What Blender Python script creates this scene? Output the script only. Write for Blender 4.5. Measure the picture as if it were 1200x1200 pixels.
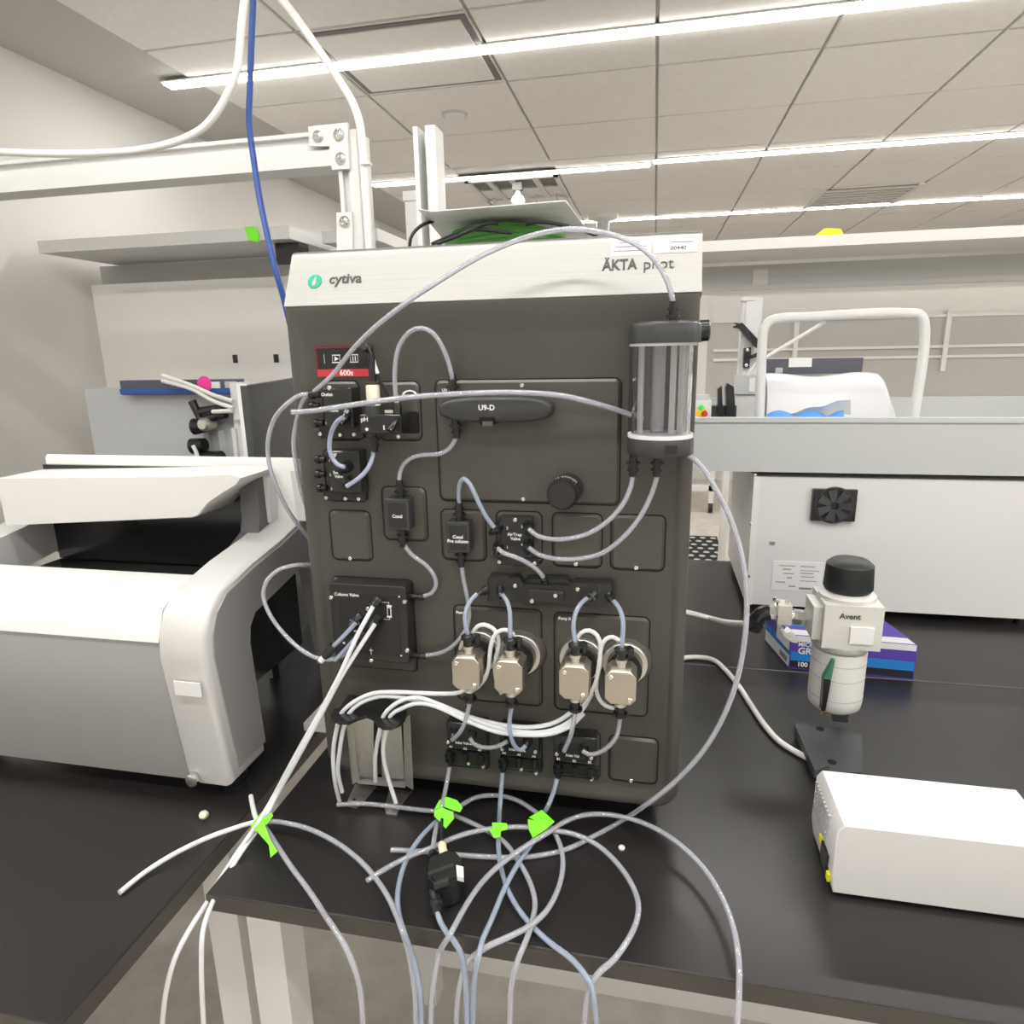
import bpy, math, random
from mathutils import Vector, Quaternion, Matrix

# ------------------------------------------------------------------ clear
for o in list(bpy.data.objects): bpy.data.objects.remove(o, do_unlink=True)
S = bpy.context.scene
COL = S.collection
rnd = random.Random(7)

# ------------------------------------------------------------------ camera (solved from the vanishing points)
F = 780.0                                   # focal length in pixels of the 1200 x 1200 frame
MX = Vector((0.9788173581, 0.0295292677, -0.2025946736))   # world X in camera axes (right, down, forward)
MY = Vector((0.2038277366, -0.2336249752, 0.9507226855))
MZ = Vector((-0.0192570310, -0.9718782811, -0.2346950648))
CAM = Vector((0.22, -0.86, 0.675))
cd = bpy.data.cameras.new('camera'); cam = bpy.data.objects.new('camera', cd); COL.objects.link(cam)
cd.sensor_width = 36.0; cd.sensor_fit = 'HORIZONTAL'; cd.lens = F / 1200 * 36.0
cd.clip_start = 0.02; cd.clip_end = 60
rot = Matrix(((MX[0], -MX[1], -MX[2]), (MY[0], -MY[1], -MY[2]), (MZ[0], -MZ[1], -MZ[2])))
cam.matrix_world = Matrix.Translation(CAM) @ rot.to_4x4()
S.camera = cam

# ------------------------------------------------------------------ world, exposure
w = bpy.data.worlds.new('world'); S.world = w; w.use_nodes = True
w.node_tree.nodes['Background'].inputs[0].default_value = (1.0, 0.98, 0.95, 1)
w.node_tree.nodes['Background'].inputs[1].default_value = 0.25
S.view_settings.view_transform = 'Standard'; S.view_settings.look = 'None'
S.view_settings.gamma = 1.0; S.view_settings.use_curve_mapping = False
S.view_settings.exposure = 0.0
STRIP_POWER = 40.0                          # emission of the ceiling light strips

# ------------------------------------------------------------------ pixel -> place
def ray(px, py):
    v = Vector((px - 600, py - 600, F))
    return Vector((MX.dot(v), MY.dot(v), MZ.dot(v)))
def P(px, py, Y=0.0):                       # on the upright plane at depth Y
    r = ray(px, py); return CAM + r * ((Y - CAM.y) / r.y)
def G(px, py, z=0.0):                       # on the level plane at height z
    r = ray(px, py); return CAM + r * ((z - CAM.z) / r.z)
def PX(px, py, X):
    r = ray(px, py); return CAM + r * ((X - CAM.x) / r.x)
def PT(t):                                  # (px,py,Y) upright plane; (px,py,'g',z) level plane; Vector as is
    if isinstance(t, Vector): return t
    if len(t) == 4: return G(t[0], t[1], t[3])
    return P(*t)

# ------------------------------------------------------------------ materials
MAT = {}
def mat(name, col, rough=.5, metal=0., spec=.5, alpha=1., trans=0., ior=1.45, emit=None, es=0., noise=None, bump=None, coat=0.):
    m = bpy.data.materials.new(name); m.use_nodes = True
    nt = m.node_tree; b = nt.nodes['Principled BSDF']
    b.inputs['Base Color'].default_value = (*col, 1); b.inputs['Roughness'].default_value = rough
    b.inputs['Metallic'].default_value = metal; b.inputs['Specular IOR Level'].default_value = spec
    b.inputs['Alpha'].default_value = alpha; b.inputs['Transmission Weight'].default_value = trans
    b.inputs['IOR'].default_value = ior; b.inputs['Coat Weight'].default_value = coat
    if emit: b.inputs['Emission Color'].default_value = (*emit, 1); b.inputs['Emission Strength'].default_value = es
    tc = nt.nodes.new('ShaderNodeTexCoord'); mp = nt.nodes.new('ShaderNodeMapping')
    nt.links.new(tc.outputs['Object'], mp.inputs[0])
    if noise:                               # (scale xyz, amount): gentle variation of the base colour
        mp.inputs['Scale'].default_value = noise[0]
        n = nt.nodes.new('ShaderNodeTexNoise'); n.inputs['Scale'].default_value = 1.0; n.inputs['Detail'].default_value = 4
        nt.links.new(mp.outputs[0], n.inputs['Vector'])
        r = nt.nodes.new('ShaderNodeValToRGB'); a = noise[1]
        r.color_ramp.elements[0].position = .3; r.color_ramp.elements[1].position = .7
        r.color_ramp.elements[0].color = (*[c * (1 - a) for c in col], 1)
        r.color_ramp.elements[1].color = (*[min(1, c * (1 + a)) for c in col], 1)
        nt.links.new(n.outputs[0], r.inputs[0]); nt.links.new(r.outputs[0], b.inputs['Base Color'])
    if bump:                                # (scale xyz, strength, distance)
        mp2 = nt.nodes.new('ShaderNodeMapping'); mp2.inputs['Scale'].default_value = bump[0]
        nt.links.new(tc.outputs['Object'], mp2.inputs[0])
        n2 = nt.nodes.new('ShaderNodeTexNoise'); n2.inputs['Scale'].default_value = 1.0; n2.inputs['Detail'].default_value = 3
        nt.links.new(mp2.outputs[0], n2.inputs['Vector'])
        bp = nt.nodes.new('ShaderNodeBump'); bp.inputs['Strength'].default_value = bump[1]; bp.inputs['Distance'].default_value = bump[2]
        nt.links.new(n2.outputs[0], bp.inputs['Height']); nt.links.new(bp.outputs[0], b.inputs['Normal'])
    MAT[name] = m; return m

mat('panel', (.078, .074, .064), .40, noise=((6, 6, 6), .06), bump=((900, 900, 900), .08, .0004))
mat('plate', (.078, .074, .064), .27, noise=((30, 30, 30), .03))
mat('module', (.024, .024, .023), .20, spec=.6)
mat('black', (.017, .017, .018), .18, spec=.6)
mat('gap', (.004, .004, .004), .8)
mat('grey_black', (.045, .046, .048), .26)
mat('latch_grey', (.12, .12, .125), .3)
mat('silver_mid', (.40, .395, .385), .38, metal=.2, noise=((5, 5, 5), .02))
mat('hood', (.335, .327, .308), .46, metal=1.0, noise=((3, 400, 900), .05), bump=((4, 600, 1400), .10, .0003))
mat('steel', (.78, .75, .69), .42, metal=1., noise=((60, 60, 400), .05))
mat('pump_steel', (.56, .515, .44), .36, metal=1., bump=((300, 300, 1500), .06, .0003))
mat('screw', (.82, .80, .75), .25, metal=1.)
mat('chrome', (.85, .85, .84), .12, metal=1.)
mat('brass', (.80, .52, .16), .25, metal=1.)
mat('white', (.80, .79, .76), .45)
mat('frame_white', (.74, .735, .715), .4, noise=((4, 4, 4), .03))
mat('frame_grey', (.52, .53, .53), .45)
mat('paper', (.82, .81, .80), .7)
mat('sheet', (.80, .80, .78), .5, noise=((5, 60, 5), .05))
mat('tube', (.92, .93, 1.0), .03, trans=.74, ior=1.46)
mat('tube_blue', (.76, .85, 1.0), .03, trans=.72, ior=1.46)
mat('silicone', (.88, .90, .92), .28, trans=.15, ior=1.4)
mat('hose_white', (.84, .84, .80), .4)
mat('blue_cable', (.03, .075, .30), .4)
mat('green_cable', (.09, .30, .06), .45)
mat('black_cable', (.015, .017, .016), .5)
mat('tape', (.22, .90, .03), .55)
mat('tape_yellow', (.95, .90, .02), .6)
mat('red', (.55, .045, .05), .4)
mat('red_dark', (.16, .015, .02), .4)
mat('icon', (.75, .75, .75), .5)
mat('letter_white', (.85, .85, .85), .5)
mat('letter_dark', (.06, .055, .05), .5)
mat('letter_grey', (.25, .25, .25), .6)
mat('logo_green', (.0, .36, .21), .4)
mat('cream', (.78, .70, .55), .45)
mat('clear', (.97, .97, .98), .02, trans=1.0, ior=1.42)
mat('clear_rod', (.93, .93, .93), .12, trans=.55, ior=1.45)
mat('bench', (.019, .017, .0165), .30, spec=.65, noise=((300, 300, 300), .08))
mat('bench_edge', (.06, .053, .045), .4)
mat('floor', (.60, .555, .50), .35, noise=((14, 14, 14), .10))
mat('ceiling', (.48, .465, .44), .85)
mat('tile', (.76, .735, .70), .85, noise=((40, 40, 40), .03))
mat('wall', (.86, .83, .79), .7, noise=((2, 2, 2), .02))
mat('room_wall', (.72, .70, .665), .7, noise=((2, 2, 2), .02))
mat('wall_grey', (.55, .53, .50), .7)
mat('shelf', (.66, .65, .63), .5)
mat('shelf_under', (.50, .50, .485), .6)
mat('silver_case', (.64, .63, .615), .34, metal=.15, noise=((5, 5, 5), .02))
mat('silver_dark', (.34, .335, .33), .40, metal=.2, noise=((5, 5, 5), .03))
mat('tray', (.54, .555, .545), .45)
mat('white_case', (.74, .73, .715), .4)
mat('dark_screen', (.10, .10, .13), .4)
mat('blue_sheet', (.05, .30, .80), .5)
mat('blue_panel', (.03, .10, .40), .4)
mat('pink', (.90, .06, .35), .5)
mat('bag', (.76, .76, .78), .25)
mat('box_purple', (.10, .06, .38), .5)
mat('box_blue', (.02, .22, .62), .5)
mat('box_white', (.80, .80, .82), .5)
mat('box_black', (.02, .02, .03), .5)
mat('bowl', (.80, .80, .76), .35)
mat('cast', (.70, .69, .65), .4, metal=.2)
mat('knob_black', (.018, .022, .022), .45)
mat('stand_grey', (.055, .058, .06), .45)
mat('sight_green', (.05, .22, .13), .3)
mat('green_button', (.10, .75, .15), .4)
mat('yellow', (.90, .62, .03), .4)
mat('mat_black', (.015, .015, .015), .8)
mat('vent_dark', (.17, .165, .16), .7)
mat('light', (1, 1, 1), .5, emit=(1.0, .985, .955), es=STRIP_POWER)

# ------------------------------------------------------------------ mesh building
WL = {}                                     # world location of every object made
def link(name, me, m, parent, loc, q=None):
    o = bpy.data.objects.new(name, me); COL.objects.link(o)
    if m is not None and me is not None and len(me.materials) == 0: me.materials.append(MAT[m])
    o.location = loc
    if q is not None: o.rotation_mode = 'QUATERNION'; o.rotation_quaternion = q
    WL[o.name] = Vector(loc)
    if parent is not None:
        o.parent = parent; o.location = Vector(loc) - WL[parent.name]
    return o
def tag(o, label, cat, group=None, kind=None):
    o['label'] = label
    if cat: o['category'] = cat
    if group: o['group'] = group
    if kind: o['kind'] = kind
    return o
def empty(name, loc, label, cat, group=None):
    o = bpy.data.objects.new(name, None); COL.objects.link(o); o.location = loc; o.empty_display_size = .02
    WL[o.name] = Vector(loc); return tag(o, label, cat, group)
def struct(o, label=None):
    o['kind'] = 'structure'
    if label: o['label'] = label
    return o

def frame_of(d):
    d = Vector(d).normalized()
    a = Vector((0, 0, 1)) if abs(d.z) < .9 else Vector((1, 0, 0))
    u = d.cross(a).normalized(); return u, d.cross(u).normalized()
def smooth_path(pts, step=.012):
    pts = [Vector(p) for p in pts]
    if len(pts) < 3: return pts
    q = [pts[0] * 2 - pts[1]] + pts + [pts[-1] * 2 - pts[-2]]
    out = []
    for i in range(1, len(q) - 2):
        p0, p1, p2, p3 = q[i - 1:i + 3]
        # centripetal parametrisation
        t0 = 0; t1 = t0 + max(1e-5, (p1 - p0).length) ** .5; t2 = t1 + max(1e-5, (p2 - p1).length) ** .5; t3 = t2 + max(1e-5, (p3 - p2).length) ** .5
        n = max(2, min(14, int((p2 - p1).length / step) + 1))
        for k in range(n):
            t = t1 + (t2 - t1) * k / n
            a1 = p0 * ((t1 - t) / (t1 - t0)) + p1 * ((t - t0) / (t1 - t0)); a2 = p1 * ((t2 - t) / (t2 - t1)) + p2 * ((t - t1) / (t2 - t1)); a3 = p2 * ((t3 - t) / (t3 - t2)) + p3 * ((t - t2) / (t3 - t2))
            b1 = a1 * ((t2 - t) / (t2 - t0)) + a2 * ((t - t0) / (t2 - t0)); b2 = a2 * ((t3 - t) / (t3 - t1)) + a3 * ((t - t1) / (t3 - t1))
            out.append(b1 * ((t2 - t) / (t2 - t1)) + b2 * ((t - t1) / (t2 - t1)))
    out.append(pts[-1]); return out
def rrect(x0, x1, z0, z1, r, n=5):
    r = min(r, (x1 - x0) / 2 - 1e-5, (z1 - z0) / 2 - 1e-5); o = []
    for cx, cz, a in ((x1 - r, z1 - r, 0), (x0 + r, z1 - r, 90), (x0 + r, z0 + r, 180), (x1 - r, z0 + r, 270)):
        for k in range(n + 1):
            t = math.radians(a + 90 * k / n); o.append((cx + r * math.cos(t), cz + r * math.sin(t)))
    return o

class MB:
    def __init__(s): s.v = []; s.f = []; s.sm = []
    def face(s, idx, smooth=False): s.f.append(idx); s.sm.append(smooth)
    def box(s, a, b, q=None, c=None):
        a = Vector(a); b = Vector(b); n = len(s.v)
        for x in (a.x, b.x):
            for y in (a.y, b.y):
                for z in (a.z, b.z):
                    p = Vector((x, y, z))
                    if q is not None: p = q @ (p - c) + c
                    s.v.append(p)
        for f in ((0, 1, 3, 2), (4, 6, 7, 5), (0, 4, 5, 1), (2, 3, 7, 6), (0, 2, 6, 4), (1, 5, 7, 3)): s.face([n + i for i in f])
        return s
    def loops(s, ls, cap0=True, cap1=True, smooth=False, closed=True):
        n = len(s.v); m = len(ls[0])
        for l in ls: s.v += [Vector(p) for p in l]
        for i in range(len(ls) - 1):
            for k in range(m if closed else m - 1):
                k2 = (k + 1) % m
                s.face([n + i * m + k, n + i * m + k2, n + (i + 1) * m + k2, n + (i + 1) * m + k], smooth)
        if cap0: s.face([n + k for k in range(m)][::-1])
        if cap1: s.face([n + (len(ls) - 1) * m + k for k in range(m)])
        return s
    def plate(s, x0, x1, z0, z1, r, yb, yf, bev=.002, n=5):      # rounded plate standing on yb, front face at yf (towards -Y), bevelled
        o = rrect(x0, x1, z0, z1, r, n); ls = [[(x, yb, z) for x, z in o]]
        b = min(bev, abs(yb - yf))
        for f, g in ((0, 1), (1, 0)):
            o2 = rrect(x0 + b * f, x1 - b * f, z0 + b * f, z1 - b * f, max(r - b * f, .0005), n)
            ls.append([(x, yf + b * g, z) for x, z in o2])
        return s.loops(ls)
    def prism(s, poly, y0, y1, bev=0):                            # XZ polygon from y0 (back) to y1 (front)
        ls = [[(x, y0, z) for x, z in poly]]
        if bev:
            cx = sum(p[0] for p in poly) / len(poly); cz = sum(p[1] for p in poly) / len(poly)
            ls.append([(x, y1 + bev, z) for x, z in poly])
            def ins(x, z):
                d = Vector((cx - x, cz - z)); d.normalize(); return x + d.x * bev, z + d.y * bev
            ls.append([(*ins(x, z)[:1], y1, ins(x, z)[1]) for x, z in poly])
        else: ls.append([(x, y1, z) for x, z in poly])
        return s.loops(ls)
    def prismz(s, poly, z0, z1):                                  # XY polygon upright
        return s.loops([[(x, y, z0) for x, y in poly], [(x, y, z1) for x, y in poly]])
    def prismx(s, poly, x0, x1, bev=0):                           # YZ polygon along X
        if not bev: return s.loops([[(x0, y, z) for y, z in poly], [(x1, y, z) for y, z in poly]])
        cy = sum(p[0] for p in poly) / len(poly); cz = sum(p[1] for p in poly) / len(poly)
        def ins(y, z):
            d = Vector((cy - y, cz - z)); d.normalize(); return y + d.x * bev, z + d.y * bev
        return s.loops([[(x0, y, z) for y, z in poly], [(x1 - bev, y, z) for y, z in poly], [(x1, *ins(y, z)) for y, z in poly]])
    def ring(s, pts, radii, seg=10, caps=True, smooth=True):      # tube through points
        pts = [Vector(p) for p in pts]; ls = []; u = None
        for i, p in enumerate(pts):
            d = (pts[min(i + 1, len(pts) - 1)] - pts[max(i - 1, 0)])
            if d.length < 1e-9: d = Vector((0, 0, 1))
            d.normalize()
            if u is None: u, _ = frame_of(d)
            u = (u - d * u.dot(d)); u = u.normalized() if u.length > 1e-6 else frame_of(d)[0]
            v = d.cross(u); r = radii[i] if isinstance(radii, (list, tuple)) else radii
            ls.append([p + (u * math.cos(2 * math.pi * k / seg) + v * math.sin(2 * math.pi * k / seg)) * r for k in range(seg)])
        return s.loops(ls, caps, caps, smooth)
    def pipe(s, pts, ro, ri, seg=12):                             # hollow tube, one closed wall
        pts = [Vector(p) for p in pts]; outer = []; inner = []; u = None
        for i, p in enumerate(pts):
            d = (pts[min(i + 1, len(pts) - 1)] - pts[max(i - 1, 0)]).normalized()
            if u is None: u, _ = frame_of(d)
            u = (u - d * u.dot(d)).normalized(); v = d.cross(u)
            c = [u * math.cos(2 * math.pi * k / seg) + v * math.sin(2 * math.pi * k / seg) for k in range(seg)]
            outer.append([p + x * ro for x in c]); inner.append([p + x * ri for x in c])
        ls = outer + inner[::-1] + [outer[0]]
        n = len(s.v); m = seg; L = len(ls) - 1
        for l in ls[:-1]: s.v += l
        for i in range(L):
            for k in range(m):
                k2 = (k + 1) % m; j = (i + 1) % L
                s.face([n + i * m + k, n + i * m + k2, n + j * m + k2, n + j * m + k], True)
        return s
    def lathe(s, c, d, prof, seg=16, smooth=False):               # prof: (distance along d, radius)
        u, v = frame_of(d); d = Vector(d).normalized(); c = Vector(c)
        return s.loops([[c + d * h + (u * math.cos(2 * math.pi * k / seg) + v * math.sin(2 * math.pi * k / seg)) * max(r, 1e-5) for k in range(seg)] for h, r in prof], True, True, smooth)
    def mesh(s, name, c):
        me = bpy.data.meshes.new(name); me.from_pydata([p - c for p in map(Vector, s.v)], [], s.f)
        me.polygons.foreach_set('use_smooth', s.sm); me.update()
        return me
    def build(s, name, m, parent=None, base=False):
        vs = [Vector(p) for p in s.v]
        lo = Vector([min(p[i] for p in vs) for i in range(3)]); hi = Vector([max(p[i] for p in vs) for i in range(3)])
        c = (lo + hi) / 2
        if base: c.z = lo.z
        me = s.mesh(name, c); bm_fix(me)
        return link(name, me, m, parent, c)
def bm_fix(me):
    import bmesh
    bm = bmesh.new(); bm.from_mesh(me); bmesh.ops.recalc_face_normals(bm, faces=bm.faces); bm.to_mesh(me); bm.free()
    me.set_sharp_from_angle(angle=math.radians(42))

CACHE = {}
def cached(name, key, m, make, parent, loc, d=None):             # make(): MB built at the origin, axis +Z
    if key not in CACHE:
        me = make().mesh(name, Vector((0, 0, 0))); bm_fix(me); me.materials.append(MAT[m]); CACHE[key] = me
    q = Vector((0, 0, 1)).rotation_difference(Vector(d).normalized()) if d is not None else None
    return link(name, CACHE[key], m, parent, loc, q)
OUT = (0, -1, 0)
def screw(p, parent, r=.0034):
    def mk():
        b = MB(); b.lathe((0, 0, 0), (0, 0, 1), [(-.001, r), (.0018, r), (.0028, r * .75), (.0028, r * .45), (.0014, r * .42)], 12); return b
    return cached('screw', ('screw', r), 'screw', mk, parent, p, OUT)
def fitting(p, d, parent, s=1.0, name='tube_fitting', m='black'):
    s *= .80
    def mk():
        b = MB()
        pr = [(-.004, .0105), (.004, .0105), (.004, .0085), (.006, .0085), (.006, .0092), (.011, .0092), (.0125, .0068), (.020, .0062), (.020, .0052), (.024, .0050)]
        b.lathe((0, 0, 0), (0, 0, 1), [(h * s, r * s) for h, r in pr], 14)
        for k in range(10):                 # grip ribs of the nut
            a = 2 * math.pi * k / 10; c = Vector((math.cos(a), math.sin(a), 0)) * .0093 * s
            b.box(c + Vector((-.001, -.001, .0062)) * s, c + Vector((.001, .001, .0108)) * s)
        return b
    return cached(name, ('fit', s, m), m, mk, parent, p, d)
def stem_fitting(p, d, parent, s=1.0):      # flanged nut on a stem
    def mk():
        b = MB()
        pr = [(-.010, .0050), (-.002, .0050), (-.002, .0085), (.001, .0085), (.001, .0056), (.007, .0056), (.007, .0075), (.0095, .0075), (.0095, .0052), (.017, .0048)]
        b.lathe((0, 0, 0), (0, 0, 1), [(h * s, r * s) for h, r in pr], 14); return b
    return cached('tube_fitting', ('stem', s), 'black', mk, parent, p, d)

FONT_N = 0
def text(body, size, loc, m, parent, bold=0., rotx=math.pi / 2, align='CENTER', name='lettering', rotz=0., sx=1.0, label=None):
    cu = bpy.data.curves.new('lettering', 'FONT'); cu.body = body; cu.size = size; cu.align_x = align; cu.align_y = 'CENTER'
    cu.offset = bold; cu.resolution_u = 3; cu.extrude = .0002
    t = bpy.data.objects.new('tmp', cu); COL.objects.link(t)
    bpy.context.view_layer.update()
    me = bpy.data.meshes.new_from_object(t.evaluated_get(bpy.context.evaluated_depsgraph_get()))
    bpy.data.objects.remove(t); bpy.data.curves.remove(cu); me.name = name
    me.materials.clear()
    R = Matrix.Rotation(rotz, 3, 'Z') @ Matrix.Rotation(rotx, 3, 'X')
    for v in me.vertices: v.co = R @ Vector((v.co.x * sx, v.co.y, v.co.z))
    o = link(name, me, m, parent, loc)
    if label: o['label'] = label
    return o

# ================================================================== SETTING
CZ, FZ = 1.753, -0.92
WXL, WXR, WYB, WYF = -2.09, 4.3, 7.6, -3.2
struct(MB().box((WXL, WYF, FZ - .05), (WXR, WYB, FZ)).build('floor', 'floor'), 'beige speckled laboratory floor')
ceil = struct(MB().box((WXL, WYF, CZ + .012), (WXR, WYB, CZ + .06)).build('ceiling', 'ceiling'), 'grey ceiling grid with square tiles')
struct(MB().box((WXL - .05, WYF, FZ), (WXL, WYB, CZ + .06)).build('wall_left', 'room_wall'))
struct(MB().box((WXR, WYF, FZ), (WXR + .05, WYB, CZ + .06)).build('wall_right', 'room_wall'))
struct(MB().box((WXL, WYB, FZ), (WXR, WYB + .05, CZ + .06)).build('wall_back', 'room_wall'))
struct(MB().box((WXL, WYF - .05, FZ), (WXR, WYF, CZ + .06)).build('wall_front', 'room_wall'))
# ceiling tiles, each one a piece of the ceiling
T = .607
tx0, ty0 = .196 - T * 3, 2.15 - T * 2
tile_me = MB().plate(-T / 2 + .006, T / 2 - .006, -T / 2 + .006, T / 2 - .006, .004, 0, -.012, .003, 1).mesh('ceiling_tile', Vector((0, 0, 0)))
for v in tile_me.vertices: v.co = Vector((v.co.x, v.co.z, v.co.y))
bm_fix(tile_me); tile_me.materials.append(MAT['tile'])
VENT = {(1, 4)}
for i in range(-1, 10):
    for j in range(0, 11):
        x, y = tx0 + T * (i + .5), ty0 + T * (j + .5)
        if x - T / 2 < WXL or x + T / 2 > WXR or y + T / 2 > WYB or (i, j) in VENT: continue
        link('ceiling_tile', tile_me, 'tile', ceil, (x, y, CZ + .012))
# light strips, the rows in view and the rows over the bench and behind
def strip(x0, x1, y, label):
    e = empty('ceiling_light', ((x0 + x1) / 2, y, CZ - .012), label, 'light', 'linear ceiling lights')
    h = MB(); h.box((x0, y - .034, CZ - .006), (x1, y + .034, CZ - .0005)); h.build('housing', 'frame_white', e)
    MB().box((x0 + .01, y - .028, CZ - .012), (x1 - .01, y + .028, CZ - .006)).build('diffuser', 'light', e)
strip(-1.62, .165, 3.59, 'linear white ceiling light running above the document sheet')
strip(.175, 4.1, 3.53, 'linear white ceiling light in line with the vent, nearer row, right run')
strip(-1.6, 4.1, 5.30, 'linear white ceiling light of the farther row, beyond the ceiling pole')
for y, lab in ((1.82, 'linear white ceiling light nearest the white frame beam, over the overhead shelves'), (-.15, 'linear white ceiling light straight above the chromatography system'), (-.90, 'linear white ceiling light over the aisle facing the chromatography system'), (-2.4, 'linear white ceiling light at the far side of the aisle facing the benches')):
    strip(-1.75, 4.1, y, lab)

def vent(x0, x1, y0, y1, nslot, label):
    e = empty('ceiling_vent', ((x0 + x1) / 2, (y0 + y1) / 2, CZ), label, 'vent')
    MB().box((x0, y0, CZ + .004), (x1, y1, CZ + .010)).build('backing', 'vent_dark', e)
    f = MB()
    for a, b in (((x0, y0), (x1, y0 + .03)), ((x0, y1 - .03), (x1, y1)), ((x0, y0), (x0 + .03, y1)), ((x1 - .03, y0), (x1, y1))):
        f.box((*a, CZ - .012), (*b, CZ + .004))
    f.build('frame', 'shelf', e)
    for k in range(1, nslot):
        x = x0 + (x1 - x0) * k / nslot
        MB().box((x - .018, y0 + .03, CZ - .012), (x + .018, y1 - .03, CZ + .004)).build('slat', 'shelf', e)
    for k in range(nslot):
        x = x0 + (x1 - x0) * (k + .5) / nslot
        MB().box((x - .05, (y0 + y1) / 2 - .012, CZ - .004), (x + .05, (y0 + y1) / 2 + .012, CZ + .004)).build('damper', 'shelf_under', e)
        MB().ring([(x, y1 - .06, CZ + .004), (x, y1 - .06, CZ - .075)], .011, 8).build('hanger_rod', 'shelf_under', e)
    return e
vent(-1.02, -.41, 3.675, 4.27, 4, 'square slotted air vent with hanging rods in the ceiling above the sheet')
e = empty('ceiling_vent', (1.65, 4.95, CZ), 'louvred ceiling vent near the yellow topped shelf', 'vent')
MB().box((1.38, 4.66, CZ - .004), (1.98, 5.24, CZ + .003)).build('backing', 'vent_dark', e)
for k in range(7): MB().box((1.38, 4.67 + k * .085, CZ - .012), (1.98, 4.71 + k * .085, CZ - .004)).build('louvre', 'shelf', e)
for x in (1.34, 1.98): MB().box((x, 4.62, CZ - .014), (x + .04, 5.28, CZ)).build('frame_side', 'shelf', e)
e = empty('access_panel', (-.7, 1.85, CZ), 'square ceiling access panel with dark outline', 'panel')
MB().box((-1.0, 1.56, CZ - .004), (-.42, 2.118, CZ - .0005)).build('panel_rim', 'vent_dark', e)
MB().box((-.975, 1.585, CZ - .008), (-.445, 2.093, CZ - .004)).build('panel_face', 'tile', e)
e = empty('ceiling_speaker', (-.724, 2.467, CZ), 'small round speaker disc set in a ceiling tile', 'speaker')
MB().lathe((-.724, 2.467, CZ), (0, 0, -1), [(0, .062), (.006, .060), (.008, .052)], 28).build('rim', 'shelf_under', e)
MB().lathe((-.724, 2.467, CZ - .006), (0, 0, -1), [(0, .050), (.006, .046)], 28).build('grille', 'tile', e)
e = empty('ceiling_pole', (-.23, 5.09, FZ), 'grey round pole meeting the ceiling at a flange', 'pole')
MB().ring([(-.23, 5.09, FZ), (-.23, 5.09, CZ)], .055, 16).build('shaft', 'frame_grey', e)
MB().lathe((-.23, 5.09, CZ), (0, 0, -1), [(0, .13), (.03, .12), (.045, .07)], 20).build('flange', 'shelf', e)
# white fitting below the vent
e = empty('pendant_fitting', (-.69, 3.75, CZ), 'white pendant fitting hanging in front of the slotted vent', 'fitting')
MB().box((-.715, 3.74, CZ - .06), (-.655, 3.80, CZ)).build('mount', 'vent_dark', e)
MB().lathe((-.685, 3.77, CZ - .05), (0, 0, -1), [(0, .015), (.03, .018), (.05, .04), (.075, .046), (.10, .032), (.11, .022), (.22, .02), (.24, .012)], 16, True).build('bulb', 'white', e)
MB().ring([(-.73, 3.77, CZ - .12), (-.64, 3.77, CZ - .12)], .012, 8).build('cross_pin', 'white', e)

# ================================================================== BENCHES
def bench(x0, x1, y0, y1, label, legs, skip=None):
    e = empty('lab_bench', ((x0 + x1) / 2, (y0 + y1) / 2, FZ), label, 'bench')
    b = MB(); o = [(x0, y0), (x1, y0), (x1, y1), (x0, y1)]
    i = .0015
    b.loops([[(x, y, -.026) for x, y in o], [(x, y, -i) for x, y in o], [(x0 + i, y0 + i, 0), (x1 - i, y0 + i, 0), (x1 - i, y1 - i, 0), (x0 + i, y1 - i, 0)]])
    top = b.build('worktop', 'bench', e)
    ed = MB(); ed.box((x0 - .0008, y0 - .0008, -.0255), (x1 + .0008, y0 - .0001, -.002)); ed.box((x0 - .0008, y0, -.0255), (x0 - .0001, y1, -.002)); ed.box((x1 + .0001, y0, -.0255), (x1 + .0008, y1, -.002))
    ed.build('edge_band', 'bench_edge', top)
    for lx, ly in legs: MB().box((lx, ly, FZ + .0005), (lx + .052, ly + .052, -.027)).build('leg', 'frame_white', e)
    r = MB(); r.box((x0 + .06, y1 - .12, -.10), (x1 - .06, y1 - .08, -.027)); r.build('rail', 'frame_white', e)
    r = MB(); r.box((x0 + .06, y1 - .12, FZ + .12), (x1 - .06, y1 - .07, FZ + .17)); r.build('rail', 'frame_white', e)
    return e
bench(-.328, 1.62, -.236, .528, 'black topped lab bench under the chromatography system', [(-.318, -.18), (1.55, -.18), (-.318, .40), (1.55, .40)])
bench(-.328, 1.62, .532, 1.30, 'black topped lab bench carrying the white rocker base', [(-.318, .60), (1.55, .60), (-.318, 1.2), (1.55, 1.2)])
bench(-1.85, -.366, -.42, .90, 'black topped lab bench under the silver arched instrument', [(-.425, -.13), (-1.84, -.40), (-.425, .82), (-1.84, .82)])

# ================================================================== CHROMATOGRAPHY SYSTEM
SYS = empty('chromatography_system', (0, .2, 0), 'dark grey bench chromatography system with brushed steel hood and four steel pump heads', 'lab instrument')
PX0, PX1, PZ0, PZ1 = -.270, .2715, .032, .738
MB().box((-.245, .024, .03), (.245, .46, .7320)).build('chassis', 'panel', SYS)
for x in (-.19, .155):
    for y in (.035, .38): MB().lathe((x + .02, y + .02, 0), (0, 0, 1), [(0, .020), (.006, .022), (.03, .018)], 16).build('foot', 'black', SYS)
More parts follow.
